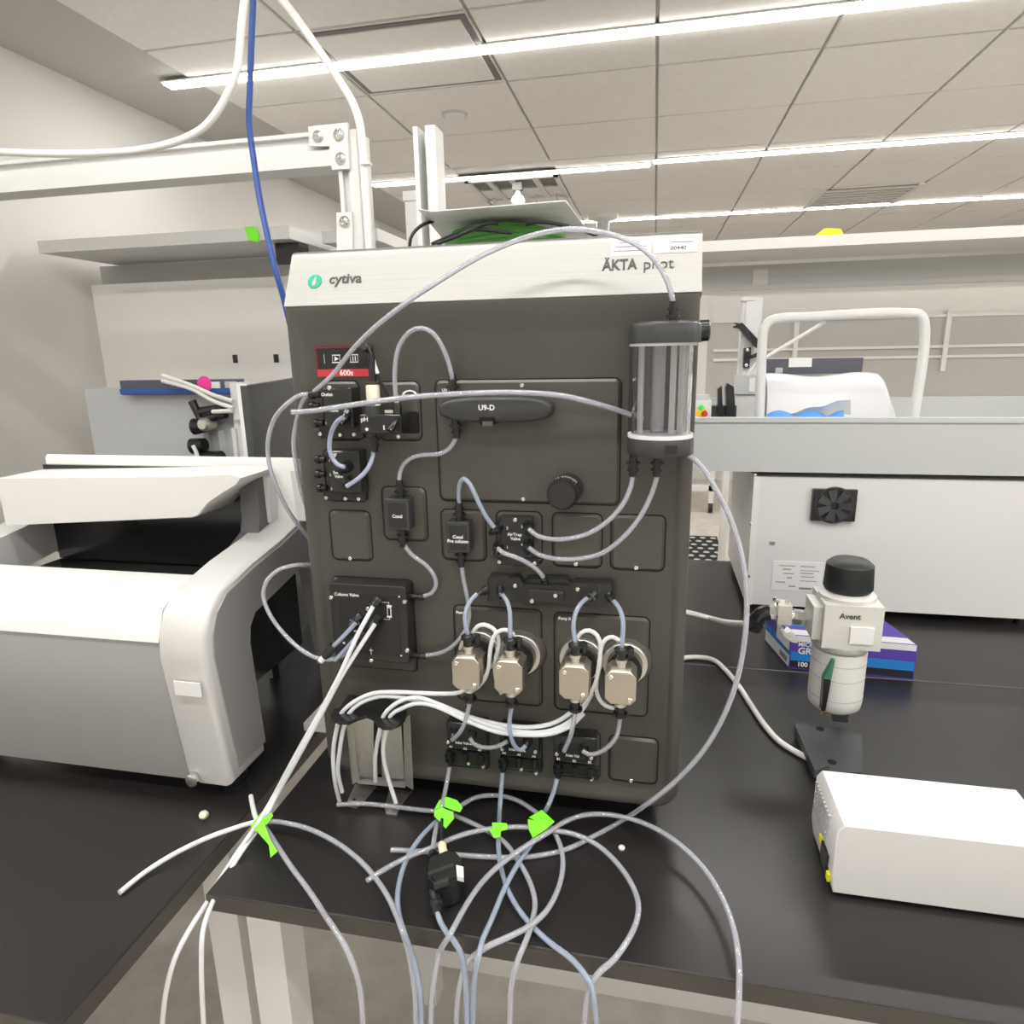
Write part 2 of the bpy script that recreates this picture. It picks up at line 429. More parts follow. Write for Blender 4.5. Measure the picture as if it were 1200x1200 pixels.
# front panel: rim, sloping lead-in, field
b = MB(); ls = []
def loop(l, r_, bt, tp, rr, y):
    o = []; x0, x1, z0, z1 = PX0 + l, PX1 - r_, PZ0 + bt, PZ1 - tp
    rt = .001 if tp < .003 else rr
    for cx, cz, a, r in ((x1 - rt, z1 - rt, 0, rt), (x0 + rt, z1 - rt, 90, rt), (x0 + rr, z0 + rr, 180, rr), (x1 - rr, z0 + rr, 270, rr)):
        for k in range(7):
            t = math.radians(a + 15 * k); o.append((cx + r * math.cos(t), y, cz + r * math.sin(t)))
    return o
ls.append(loop(.004, .004, .004, 0, .03, .024))
ls.append(loop(0, 0, 0, 0, .034, .016))
ls.append(loop(0, 0, 0, 0, .034, -.001))
ls.append(loop(.001, .001, .001, 0, .033, -.004))
ls.append(loop(.004, .004, .004, .001, .031, -.006))
ls.append(loop(.011, .011, .010, .002, .028, -.006))
ls.append(loop(.014, .014, .013, .010, .027, -.0055))
ls.append(loop(.018, .018, .022, .034, .026, -.0012))
ls.append(loop(.021, .021, .026, .040, .025, 0))
b.loops(ls, True, True, True); b.sm[-1] = False; b.sm[-2] = False
panel = b.build('front_panel', 'panel', SYS)
# hood
prof = [(.46, .733), (.012, .7325), (.002, .7330), (-.0035, .7355), (-.0055, .7395), (-.0035, .744), (.026, .804), (.0285, .8085), (.0325, .8118), (.038, .8135), (.46, .8135)]
b = MB(); n = len(b.v)
b.prismx(prof, -.2705, .2725); b.sm = [3 <= 0 or (0 < i < 9) for i in range(len(b.sm))]; hood = b.build('hood', 'hood', SYS)
hn = Vector((0, -.9, .44)).normalized(); tilt = math.atan2(.0295, .060)          # the face leans back
def HP(px, py, lift=.0006):                                                        # pixel on the hood's leaning face
    p0 = Vector((0, -.0035, .744)); u = Vector((0, .0295, .060)).normalized(); nrm = Vector((0, -u.z, u.y))
    r = ray(px, py); t = (p0 - CAM).dot(nrm) / r.dot(nrm); return CAM + r * t + nrm * lift
def hood_patch(px0, py0, px1, py1, lift=.0006):
    return [HP(px0, py0, lift), HP(px1, py0 - (px1 - px0) * .035, lift), HP(px1, py1 - (px1 - px0) * .035, lift), HP(px0, py1, lift)]
a = HP(369, 330); nh = Vector((0, -math.cos(tilt), math.sin(tilt)))
MB().lathe(a - nh * .0006, nh, [(0, .0101), (.0008, .0101)], 28).build('logo_disc', 'logo_green', hood)
dr = []
for k in range(20):                                                                # pale drop inside the disc
    t = 2 * math.pi * k / 20; rr = .0036
    x, y = math.cos(t) * rr * .85, math.sin(t) * rr - .003
    if y > -.003: x *= 1 - .55 * (y + .003) / .0036; y = -.003 + (y + .003) * 2.9
    dr.append((x - .0002 + max(0, y) * .22, y))
uu = Vector((0, math.sin(tilt), math.cos(tilt)))
b = MB(); b.loops([[a + nh * .0002 + Vector((x, 0, 0)) + uu * y for x, y in dr], [a + nh * .0008 + Vector((x, 0, 0)) + uu * y for x, y in dr]]); b.build('logo_drop', 'hood', hood)
HR = math.pi / 2 - tilt
text('cytiva', .0205, HP(405, 327), 'letter_dark', hood, .00035, HR, sx=1.0, name='lettering', label='dark grey maker name beside the green disc')
text('ÄKTA', .0200, HP(726, 311), 'letter_dark', hood, .0005, HR, sx=.80, name='lettering')
text('pilot', .0205, HP(771.5, 309.5), 'letter_dark', hood, 0, HR, sx=.98, name='lettering')
b = MB(); b.loops([hood_patch(766, 281.5, 817, 297, .0002), hood_patch(766, 281.5, 817, 297, .0006)]); st = b.build('sticker', 'paper', hood)
text('00440', .0075, HP(795, 291), 'letter_dark', st, .0002, HR)
b = MB(); b.loops([hood_patch(786, 283.5, 812, 285, .0007), hood_patch(786, 283.5, 812, 285, .0009)]); b.build('print_line', 'letter_grey', st)
b = MB(); b.loops([hood_patch(716, 284, 763, 300, .0002), hood_patch(716, 284, 763, 300, .0004)]); st = b.build('sticker', 'white', hood)
for x0, x1, y in ((726, 750, 284), (721, 758, 289), (719, 760, 294)):
    b = MB(); b.loops([hood_patch(x0, y, x1, y + 1.6, .0005), hood_patch(x0, y, x1, y + 1.6, .0007)]); b.build('print_line', 'letter_grey', st)

def RC(a, b_, Y=0.):                        # pixel corners TL, BR at depth Y -> x0,x1,z0,z1
    p, q = P(*a, Y), P(*b_, Y); return p.x, q.x, q.z, p.z
def module_plate(tl, br, r=.008, d=.004, name='module_plate', m='plate'):
    x0, x1, z0, z1 = RC(tl, br)
    g = MB(); g.plate(x0 - .0018, x1 + .0018, z0 - .0018, z1 + .0018, r + .0018, .002, -.0004, .0002).build('plate_gap', 'gap', SYS)
    p_ = MB().plate(x0, x1, z0, z1, r, .001, -d, .0034, 5); return p_.build(name, m, SYS)
def block(tl, br, yf, yb=0., r=.003, bev=.0015, name='module_block', m='module', parent=SYS):
    x0, x1, z0, z1 = RC(tl, br, yf)
    return MB().plate(x0, x1, z0, z1, r, yb, yf, bev, 3).build(name, m, parent)
DN = (-.15, -.75, -.64)

# -- display
d0 = block((371, 407), (437, 441), -.0016, 0, .001, .0004, 'display', 'black')
x0, x1, z0, z1 = RC((372, 433), (437, 441), -.0016)
MB().box((x0, -.0022, z0), (x1, -.0014, z1)).build('display_band', 'red', d0)
b = MB()
for q in (((371, 406), (437, 407)), ((371, 406), (372, 436))):
    x0, x1, z0, z1 = RC(*q, -.0016); b.box((x0, -.0021, z0), (x1, -.0014, z1))
b.build('display_edge', 'red_dark', d0)
text('600s', .0105, P(406, 437.2, -.0024), 'letter_white', d0, .0002)
b = MB()
def icon_frame(cx, cy, s):
    for q in (((cx - s, cy - s), (cx + s, cy - s + 1)), ((cx - s, cy + s - 1), (cx + s, cy + s)), ((cx - s, cy - s), (cx - s + 1, cy + s)), ((cx + s - 1, cy - s), (cx + s, cy + s))):
        x0, x1, z0, z1 = RC(*q, -.0016); b.box((x0, -.0021, z0), (x1, -.0015, z1))
icon_frame(394, 420.5, 4.8); icon_frame(415, 420, 4.8)
for q in (((379.5, 415), (380.7, 426)), ((413, 417.5), (414.3, 423)), ((415.8, 417.5), (417.1, 423))):
    x0, x1, z0, z1 = RC(*q, -.0016); b.box((x0, -.0021, z0), (x1, -.0015, z1))
b.loops([[P(392, 417.5, -.0016), P(397, 420.5, -.0016), P(392, 423.5, -.0016)], [P(392, 417.5, -.0021), P(397, 420.5, -.0021), P(392, 423.5, -.0021)]])
b.build('icon', 'icon', d0)

def stopper(p, d, parent, s=1.0):
    def mk():
        b = MB(); b.lathe((0, 0, 0), (0, 0, 1), [(-.004, .0045), (.004, .0045), (.004, .0062), (.010, .0062), (.012, .0045)], 12); return b
    return cached('stopper', ('stop', s), 'black', mk, parent, p, d)

# -- outlet valve (upper left)
module_plate((377, 447), (424.5, 515.5))
v = block((377, 455), (414, 502), -.030, 0, .002, .0015, 'valve_block')
x0, x1, z0, z1 = RC((374, 504), (426, 514.5), -.009)
MB().plate(x0, x1, z0, z1 + .012, .003, 0, -.009, .001, 3).build('valve_flange', 'module', SYS)
for p in ((376, 508.5), (399.5, 509.5), (415.5, 509)): screw(P(*p, -.009), v)
screw(P(386.5, 454.5, -.030), v)
text('Outlet', .0062, P(383, 462.5, -.0305), 'letter_white', v, .0001); text('Valve', .0062, P(391, 481, -.0305), 'letter_white', v, .0001)
fitting(P(405.5, 486, -.030), DN, v, .95)
for (p, d) in (((372, 462.5), (-1, -.1, 0)), ((371, 475.5), (-1, -.1, 0)), ((376, 496), (-1, 0, 0))): stopper(P(*p, -.018), d, v)
text('1', .005, P(382, 496, -.0305), 'letter_white', v)
# -- switch valve
module_plate((379, 527), (430.5, 587))
v = block((382, 528.5), (423.5, 578.5), -.026, 0, .002, .0015, 'valve_block')
x0, x1, z0, z1 = RC((378.5, 579), (429, 588), -.009)
MB().plate(x0, x1, z0, z1 + .012, .003, 0, -.009, .001, 3).build('valve_flange', 'module', SYS)
for p in ((383, 583), (405.5, 584), (421, 584.5)): screw(P(*p, -.009), v)
screw(P(393, 533, -.026), v)
text('Switch', .0058, P(396.5, 554, -.0265), 'letter_white', v, .0001); text('Valve', .0058, P(397, 558.5, -.0265), 'letter_white', v, .0001)
fitting(P(408, 546, -.026), (-.25, -.8, -.3), v, .95); fitting(P(410.5, 564, -.026), (-.1, -.9, -.25), v, .95)
for p, t, q in (((378, 538.5), '1', (386, 540)), ((378, 555.5), '2', (387, 556.5)), ((380, 572), '3', (388.5, 573))):
    stopper(P(*p, -.016), (-1, 0, 0), v); text(t, .005, P(*q, -.0265), 'letter_white', v)
# -- pH module
pl = module_plate((442, 448), (494.5, 515.5))
screw(P(467.5, 511.5, -.003), pl)
MB().plate(*RC((470, 482), (491, 508), -.006), .004, -.002, -.006, .001, 3).build('recess_cover', 'gap', SYS)
v = block((421, 486), (470, 508.5), -.036, -.002, .0015, .001, 'sensor_block')
text('pH', .0085, P(427, 491.5, -.0365), 'letter_white', v, .0001)
MB().lathe(P(430, 503, -.036), OUT, [(0, .0022), (.0006, .0022), (.0006, .0015)], 10).build('vent_hole', 'icon', v)
b = MB(); a = P(450, 501, -.0365); b.box(a + Vector((-.0009, -.0004, -.003)), a + Vector((.0009, 0, .003))); b.build('flow_arrow', 'letter_white', v)
b = MB(); b.ring([P(466, 491, -.036), P(462, 497, -.046), P(457, 505, -.052)], [.0035, .004, .0045], 10); b.build('elbow_port', 'black', v)
MB().lathe(P(437, 486, -.026), (0, 0, 1), [(-.002, .0115), (.012, .0115), (.013, .0105), (.016, .0105)], 18).build('electrode_collar', 'grey_black', v)
MB().lathe(P(438, 474, -.026), (0, 0, 1), [(-.004, .0092), (.024, .0090), (.0255, .008)], 18, False).build('electrode_cap', 'cream', v)
MB().lathe(P(437, 447, -.026), (0, 0, 1), [(0, .0050), (.030, .0046), (.036, .0038)], 12).build('electrode_stem', 'black', v)
MB().lathe(P(432, 408, -.003), (0, -1, .1), [(0, .0062), (.012, .0055), (.014, .0035)], 14).build('cable_gland', 'grey_black', SYS)
MB().ring(smooth_path([P(432, 408, -.014), P(435, 414, -.020), P(439, 430, -.024), P(446, 447, -.022), P(455, 464, -.018), P(463, 475, -.014)]), .0020, 8).build('sensor_cable', 'black_cable', SYS)
MB().ring([P(435.5, 416, -.0215), P(438.5, 428, -.0238), P(442, 438, -.0235)], .0032, 8).build('cable_label', 'white', SYS)
MB().lathe(P(466, 486, -.022), (0, 0, 1), [(0, .006), (.012, .006), (.016, .0045)], 12).build('tube_fitting', 'black', v)
b = MB(); a = P(457, 482, -.020); b.box(a - Vector((.006, .004, .002)), a + Vector((.006, .004, .002))); b.build('metal_clip', 'screw', v)
b = MB()
pts = [P(480 + 8 * math.cos(t) * (1 - .06 * k), 463 - 5 * math.sin(t), -.004 - .001 * k) for k in range(3) for t in [math.pi * (1 - j / 8) for j in range(9)]]
b.ring(smooth_path(pts, .004), .0011, 6); b.build('coiled_wire', 'letter_white', SYS)
stem_fitting(P(438, 515, -.026), (0, 0, -1), v)

# -- UV monitor
uvp = module_plate((510.5, 446), (725, 591.5), .008)
screw(P(612, 451.5, -.003), uvp); screw(P(613.5, 584.5, -.003), uvp)
b = MB(); c0 = P(579, 480, -.030); rx = (P(646, 480, -.030) - P(512, 480, -.030)).length / 2; rz = (P(579, 464, -.030) - P(579, 495.5, -.030)).length / 2
def superell(rx, rz, y, e=.62, n=40):
    o = []
    for k in range(n):
        t = 2 * math.pi * k / n; c, s = math.cos(t), math.sin(t)
        o.append((c0.x + math.copysign(abs(c) ** e, c) * rx, y, c0.z + math.copysign(abs(s) ** (e * 1.15), s) * rz))
    return o
b.loops([superell(rx, rz, -.002), superell(rx, rz, -.024), superell(rx * .985, rz * .95, -.0285), superell(rx * .955, rz * .84, -.031), superell(rx * .90, rz * .66, -.032)], True, True, True); b.sm[-1] = False
uv = b.build('monitor_cover', 'grey_black', SYS)
text('U9-D', .0095, P(570, 478, -.0328), 'letter_white', uv, .0002)
x0, x1, z0, z1 = RC((562, 488), (580.5, 497.5), -.030); MB().plate(x0, x1, z0, z1, .002, -.01, -.0325, .0005, 2).build('latch_recess', 'gap', uv)
x0, x1, z0, z1 = RC((566, 493.5), (578, 499), -.030); MB().box((x0, -.033, z0), (x1, -.012, z1)).build('latch', 'latch_grey', uv)
text('UV', .0055, P(521, 457.5, -.004), 'letter_white', uvp, .0001)
stem_fitting(P(530.5, 453, -.016), (0, 0, 1), uv, .95); stem_fitting(P(534, 499, -.018), (.05, 0, -1), uv, .95)
kp = P(666, 572, -.003)
kb = MB(); kb.lathe(kp, (-.07, -1, 0), [(0, .0205), (.020, .020), (.020, .0175), (.024, .0175), (.024, .0195), (.044, .0190), (.047, .017)], 28); knob = kb.build('restrictor_knob', 'module', SYS)
kr = MB(); u, v2 = frame_of((-.07, -1, 0)); dk = Vector((-.07, -1, 0)).normalized()
for k in range(28):
    t = 2 * math.pi * k / 28; c = kp + dk * .034 + (u * math.cos(t) + v2 * math.sin(t)) * .0196
    kr.box(c - Vector((.0007, .009, .0007)), c + Vector((.0007, .009, .0007)))
kr.build('knob_grip', 'module', knob)
for t in range(-6, 7): 
    c = kp + dk * .0245 + (u * 0) + Vector((math.sin(t * .14) * .0199, 0, math.cos(t * .14) * .0199)); MB().box(c - Vector((.0005, .002, .0004)), c + Vector((.0005, .002, .0005))).build('scale_mark', 'icon', knob)

# -- blank plates
for tl, br, sc in (((386, 598), (437, 657), (411, 654)), ((648, 601), (704.5, 665), (675, 660.5)), ((717, 603), (777.5, 669), (745.5, 665)), ((714.5, 861), (769, 918.5), (739.5, 914.5))):
    screw(P(*sc, -.003), module_plate(tl, br, name='blank_plate'))
# -- conductivity cells
def cond(ptl, pbr, btl, bbr, lines, ftop, fbot, name='conductivity_cell'):
    module_plate(ptl, pbr)
    v = block(btl, bbr, -.026, -.002, .0015, .0012, name, 'grey_black')
    x0, x1, z0, z1 = RC((btl[0] + 3, btl[1] + 4), (bbr[0] - 3, bbr[1] - 3), -.0262)
    face = MB().plate(x0, x1, z0, z1, .001, -.024, -.0265, .0003, 2).build('cell_face', 'module', v)
    for k, t in enumerate(lines): text(t, .0064, P((btl[0] + bbr[0]) / 2, (btl[1] + bbr[1]) / 2 + 2 + (k - (len(lines) - 1) / 2) * 5, -.0270), 'letter_white', v, .00015)
    stem_fitting(P(*ftop, -.014), (0, 0, 1), v, .95); stem_fitting(P(*fbot, -.014), (0, 0, -1), v, .95)
    return v
cond((447.5, 570.5), (501.5, 633.5), (451, 584.5), (480, 622), ['Cond'], (469, 576), (472, 628))
cond((517, 597), (570, 657), (522.5, 611.5), (550.5, 648.5), ['Cond', 'Pre column'], (538, 602), (540, 651))
# -- air trap valve
pl = module_plate((582, 599), (635, 661))
v = block((585, 605), (624, 655), -.016, -.001, .003, .0015, 'valve_block')
x0, x1, z0, z1 = RC((584, 652), (632, 664), -.009); MB().plate(x0, x1, z0, z1, .004, 0, -.009, .001, 3).build('valve_flange', 'module', SYS)
screw(P(604, 609, -.016), v); screw(P(585.5, 658, -.009), v); screw(P(626.5, 660, -.009), v)
text('AirTrap', .0062, P(603, 626.5, -.0166), 'letter_white', v, .0001); text('Valve', .0062, P(604, 631.5, -.0166), 'letter_white', v, .0001)
for p, d in (((584.5, 617.5), (-.45, -.8, -.3)), ((584.5, 640), (-.05, -.8, -.5)), ((619.5, 615.5), (.1, -.85, -.5)), ((619.5, 637), (.05, -.85, -.5))): fitting(P(*p, -.014), d, v, .92)
for t, p in (('2', (594.5, 619)), ('1', (594.5, 641.5)), ('3', (611.5, 617.5)), ('4', (611.5, 638.5))): text(t, .0052, P(*p, -.0166), 'letter_white', v)
# -- column valve
module_plate((390.5, 675.5), (489, 786), .006, .006)
v = block((385, 683), (480, 778), -.030, -.002, .004, .0015, 'valve_block')
x0, x1, z0, z1 = RC((396, 693), (471, 769), -.030); MB().plate(x0, x1, z0, z1, .001, -.02, -.0305, .0003, 2).build('valve_face', 'black', v)
for p in ((388.5, 700), (474.5, 705), (477.5, 762), (435.5, 773.5)): screw(P(*p, -.0302), v)
text('Column Valve', .0066, P(406, 697, -.031), 'letter_white', v, .0001)
CVP = [((442, 705), (-.35, -.8, -.5)), ((420, 724), (-.45, -.8, -.45)), ((442, 725), (-.3, -.8, -.5)), ((422.5, 743), (-.4, -.8, -.45))]
for p, d in CVP: fitting(P(*p, -.030), d, v, .9)
b = MB(); b.plate(*RC((453.5, 711), (459, 723), -.0305), .0005, -.030, -.0312, .0002, 1); b.build('column_symbol', 'icon', v)
b = MB(); b.plate(*RC((454.5, 712.2), (458, 721.5), -.0305), .0003, -.030, -.0316, .0002, 1); b.build('column_symbol', 'black', v)
for q in (((448, 705.5), (456, 706.2)), ((455.6, 705.5), (456.2, 711)), ((450, 725.4), (457, 726)), ((456.4, 722), (457, 726)), ((453.4, 709), (459.2, 711)), ((453.4, 722), (459.2, 723.6)),
          ((415, 738.5), (419, 740.5)), ((402, 752), (404.5, 754.5)), ((433, 761.5), (437, 762.5)), ((434.5, 759.5), (435.5, 767)), ((467, 698.5), (468.5, 700)), ((469.5, 767.5), (471, 769))):
    x0, x1, z0, z1 = RC(*q, -.0305); MB().box((x0, -.0313, z0), (x1, -.0300, z1)).build('marking', 'letter_white', v)
screw(P(431.5, 713, -.031), v); screw(P(413, 727, -.031), v); 
for p in ((481, 698.5), (484, 767.5)):
    MB().lathe(P(*p, -.012), (1, 0, -.02), [(0, .0048), (.010, .0048), (.010, .0036), (.014, .0036), (.014, .0050), (.020, .0046)], 12).build('tube_fitting', 'black', v)

# -- mixer manifold
poly = [P(*p, -.018) for p in ((571, 678), (607, 676), (612, 683), (617, 683), (617, 678), (662, 678), (669, 684), (674, 682), (714, 684), (718, 706), (702, 711), (616, 709), (612, 706), (571, 705))]
b = MB(); b.prism([(p.x, p.z) for p in poly], 0, -.018, .0015); man = b.build('flow_manifold', 'module', SYS)
x0, x1, z0, z1 = RC((617, 691), (660, 708), -.030); MB().plate(x0, x1, z0, z1, .004, -.01, -.030, .0015, 4).build('manifold_cover', 'module', man)
b = MB(); b.prism([(p.x, p.z) for p in [P(*q, -.024) for q in ((613, 685), (667, 687), (664, 694), (617, 692))]], -.01, -.024, .001); b.build('manifold_shoulder', 'module', man)
for p in ((604, 686), (623.5, 704), (651, 697.5), (677, 690)): screw(P(*p, -.030 if 615 < p[0] < 660 else -.018), man)
for p, d in (((570, 691), (-.85, -.45, -.45)), ((586.5, 691), (.15, -.8, -.55)), ((696, 697), (-.55, -.6, -.45)), ((714, 698), (.45, -.7, -.5))): fitting(P(*p, -.018), d, man, .72)
fitting(P(638.5, 681, -.024), (-.15, -.35, .9), man, .62)
for tl, br in (((577.8, 677), (578.6, 705)), ((702, 683), (702.8, 709))):
    x0, x1, z0, z1 = RC(tl, br, -.018); MB().box((x0, -.0188, z0), (x1, -.017, z1)).build('rib', 'grey_black', man)
for tl, br in (((571, 676), (597, 706)), ((690, 683), (717, 709))):
    x0, x1, z0, z1 = RC(tl, br, -.022); MB().plate(x0, x1, z0, z1, .003, -.002, -.0178, .001, 3).build('port_block', 'module', man)

# -- pumps
for tl, br, lab in (((532, 709), (635, 827), ('Pump A', (541.5, 718))), ((650, 717.5), (757.5, 839.5), ('Pump B', (661.5, 725)))):
    pl = module_plate(tl, br, .008)
    lb = MB().plate(*RC((lab[1][0] - 8.5, lab[1][1] - 4), (lab[1][0] + 8.5, lab[1][1] + 4), -.003), .001, -.002, -.0036, .0003, 2).build('name_tag', 'black', pl)
    text(lab[0], .0055, P(*lab[1], -.0042), 'letter_white', pl, .0002)
HEADS = [((529, 770), (562.5, 810)), ((578.5, 774.5), (612.5, 815)), ((655, 780.5), (690, 821.5)), ((709, 786.5), (745, 827.5))]
PUMP = []
for i, (tl, br) in enumerate(HEADS):
    yf = -.074; x0, x1, z0, z1 = RC(tl, br, yf); cx, cz = (x0 + x1) / 2, (z0 + z1) / 2; hw, hh = (x1 - x0) / 2, (z1 - z0) / 2; ch = hw * .36
    oc = [(cx - hw + ch, cz + hh), (cx - hw, cz + hh - ch), (cx - hw, cz - hh + ch), (cx - hw + ch, cz - hh), (cx + hw - ch, cz - hh), (cx + hw, cz - hh + ch), (cx + hw, cz + hh - ch), (cx + hw - ch, cz + hh)]
    b = MB(); b.prism(oc, -.040, yf, .0008); hd = b.build('pump_head', 'pump_steel', SYS)
    PUMP.append((cx, cz, hw, hh))
    screw(Vector((cx - hw * .62, yf, cz + hh * .66)), hd, .0036); screw(Vector((cx + hw * .62, yf, cz - hh * .66)), hd, .0036)
    r0 = .0305
    bc = Vector((cx + .003, 0, cz + .004))
    b = MB(); b.lathe(bc, OUT, [(0, r0 + .007), (.003, r0 + .006), (.006, r0 + .001)], 32, True); b.build('pump_boss', 'plate', SYS)
    b = MB(); b.lathe(bc, OUT, [(.004, r0), (.013, r0), (.014, r0 - .001), (.014, r0 - .006)], 36); b.build('pump_flange', 'steel', SYS)
    b = MB(); b.lathe(bc, OUT, [(.012, r0 - .006), (.030, r0 - .007), (.030, r0 - .010), (.042, r0 - .011)], 28); b.build('pump_body', 'module', SYS)
    for sgn in (1, -1):
        zb = cz + sgn * hh
        b = MB(); b.lathe((cx, -.057, zb), (0, 0, sgn), [(-.004, .0058), (.006, .0052), (.006, .0075), (.0105, .0075)], 16); b.build('valve_stub', 'steel', hd)
        b = MB(); b.lathe((cx, -.057, zb + sgn * .0105), (0, 0, sgn), [(0, .0066), (.010, .0066), (.010, .0095), (.014, .0095), (.014, .0070), (.017, .0055)], 16); b.build('tube_nut', 'black', hd)
    b = MB(); b.lathe((cx + .010, -.050, cz + hh + .019), (0, -.3, 1), [(-.008, .0055), (.004, .0055), (.006, .004)], 12); b.build('rinse_port', 'black', SYS)

# -- inlet valves
def inlet(ptl, pbr, btl, bbr, ports, txt, lab, stems, scr, names):
    module_plate(ptl, pbr)
    v = block(btl, bbr, -.024, -.001, .002, .0012, 'valve_block')
    x0, x1, z0, z1 = RC((btl[0], bbr[1] - 2), (pbr[0] - 1, pbr[1] - 1), -.010); MB().plate(x0, x1, z0, z1, .004, 0, -.010, .001, 3).build('valve_flange', 'module', SYS)
    for p in ports: fitting(P(*p, -.022), (-.05, -.85, -.4), v, .88)
    text('Inlet Valve', .0058, P(*txt, -.0246), 'letter_white', v, .0001)
    for t, p in zip(names, lab): text(t, .0048, P(*p, -.0246), 'letter_white', v, .0001)
    for p in scr: screw(P(*p, -.011 if p[1] > bbr[1] else -.024), v)
    s0 = stems[0]; stem_fitting(P(s0[0], s0[1], -.016), (0, 0, -1), v, .9)
    for p in stems[1:]: 
        MB().lathe(P(*p, -.016), (0, 0, -1), [(-.005, .0036), (.010, .0036), (.012, .0028)], 10).build('port_plug', 'module', v)
inlet((526, 839), (573, 901), (522.5, 846), (569.5, 880.5), [(533, 856), (554, 858)], (543, 871), [(528.5, 875), (545, 877.5), (562, 879)], [(527, 886), (545, 886), (563, 888)], [(525.5, 869), (549.5, 894), (566.5, 898)], ['A1', 'A2', 'A3'])
inlet((588, 846), (635, 905), (585, 852), (631, 889), [(597, 864), (619, 866)], (606, 879), [(590.5, 882.5), (608, 884.5), (625.5, 886.5)], [(589.5, 893), (608, 891), (626.5, 893)], [(588.5, 877.5), (627.5, 880.5), (611, 901), (628.5, 905.5)], ['A4', 'A5', 'A6'])
inlet((652, 853), (702, 913), (648.5, 861), (698.5, 896), [(661, 873.5), (684, 875)], (673, 886), [(654.5, 889.5), (673, 892), (691, 893.5)], [(654, 900), (673, 902), (692, 904)], [(652.5, 883), (693, 888), (693.5, 913)], ['B1', 'B2', 'B3'])

# ------------------------------------------------------------------ air trap (clamped to the panel edge)
AT = empty('air_trap', (.229, -.045, .549), 'clear cylindrical air trap with dark grey caps on the panel edge', 'air trap')
ac = Vector((.2295, -.045, 0)); R0 = .0345
ztop, zb1, zcap = P(775, 402, -.075).z, P(775, 515, -.075).z, P(775, 380, -.075).z
zlow = P(775, 536, -.075).z
def capring(r, z): return [(ac.x + r * math.cos(2 * math.pi * k / 40), ac.y + r * math.sin(2 * math.pi * k / 40), z) for k in range(40)]
def capd(r, z):                             # D shape: round to the left, squared off towards the right edge
    o = []
    for k in range(40):
        t = 2 * math.pi * k / 40; x, y = math.cos(t) * r, math.sin(t) * r
        if x > 0: y = max(-r, min(r, y * 1.25)); x = min(x * 1.25, r * 1.0)
        o.append((ac.x + x, ac.y + y, z))
    return o
b = MB(); b.loops([capd(R0 + .006, ztop), capd(R0 + .006, ztop + .017), capd(R0 + .0045, ztop + .021), capd(R0 - .004, ztop + .024)], True, True, True); b.sm[-1] = b.sm[-2] = False
b.build('top_cap', 'grey_black', AT)
b = MB(); b.loops([capring(R0 + .003, zlow), capring(R0 + .0045, zlow + .003), capring(R0 + .0045, zb1 - .001), capring(R0 + .003, zb1 + .001)], True, True, True); b.sm[-1] = b.sm[-2] = False
bc_ = b.build('bottom_cap', 'grey_black', AT)
MB().box((ac.x + .006, ac.y - R0 - .0055, zlow + .006), (ac.x + .019, ac.y - R0 + .006, zlow + .015)).build('sensor_window', 'black', bc_)
for zz in (zb1, ztop):
    b = MB(); b.loops([capring(R0 + .004, zz - .003), capring(R0 + .004, zz + .004)], True, True); b.build('seal_ring', 'bag', AT)
b = MB(); b.pipe([(ac.x, ac.y, zb1 + .001), (ac.x, ac.y, ztop - .0005)], R0, R0 - .0025, 48)
b.build('cylinder', 'clear', AT)
for k, (dx, dy) in enumerate(((-.024, -.006), (.012, -.016), (.022, -.004), (.027, .010))):
    b = MB(); b.ring([(ac.x + dx, ac.y + dy, zb1), (ac.x + dx, ac.y + dy, ztop)], .0036, 10); b.build('tie_rod', 'clear_rod', AT)
b = MB(); b.pipe([(ac.x - .004, ac.y + .006, zb1), (ac.x - .004, ac.y + .006, ztop)], .008, .0065, 16); b.build('centre_tube', 'tube', AT)
MB().lathe((ac.x + R0 + .003, ac.y, ztop + .013), (1, 0, .03), [(0, .006), (.003, .006), (.003, .0125), (.0125, .0120), (.014, .010)], 24).build('vent_knob', 'black', AT)
stem_fitting(Vector((P(789, 372, -.045).x, -.045, ztop + .030)), (0, 0, 1), AT, .95)
TB = [P(742, 541, -.05), P(770.5, 541, -.05)]
for p in TB: stem_fitting(p + Vector((0, 0, -.002)), (0, 0, -1), AT, .95)
MB().box((.19, -.012, zlow + .002), (.262, -.0005, ztop + .02)).build('mounting_bracket', 'module', AT)

# ------------------------------------------------------------------ tubing
def tube(pts, r, m, label, name='tubing', cat='tubing', group=None, seg=10, ends=True):
    path = smooth_path([PT(p) for p in pts])
    o = (MB().ring(path, r, seg) if m == 'silicone' else MB().pipe(path, r, r * .62, 12)).build(name, m)
    return tag(o, label, cat, group)
RT = .00315
def L_(pts, Y): return [(x, y, Y) for x, y in pts]
def L_g(pts, z=.005): return [(x, y, 'g', z) for x, y in pts]
tube([(790, 362, -.045), (788, 350, -.046), (780, 325, -.05), (762, 299, -.055), (735, 281, -.055), (700, 271.5, -.05), (672, 268.5, -.045), (640, 272, -.045), (600, 284, -.05), (560, 302, -.055), (520, 326, -.06), (480, 352, -.062), (440, 383, -.055), (412, 411, -.045), (390, 439, -.03), (368, 459, -.02)], RT, 'tube', 'clear tube arching over the steel hood into the air trap top')
tube([(362, 462, -.02), (352, 463, -.022), (338, 472, -.02), (322, 490, -.01), (314, 517, 0), (316, 546, .01), (326, 575, .02), (340, 602, .04), (358, 626, .07), (380, 650, .10)], RT, 'tube', 'clear tube bowing left of the outlet valve and behind the panel')
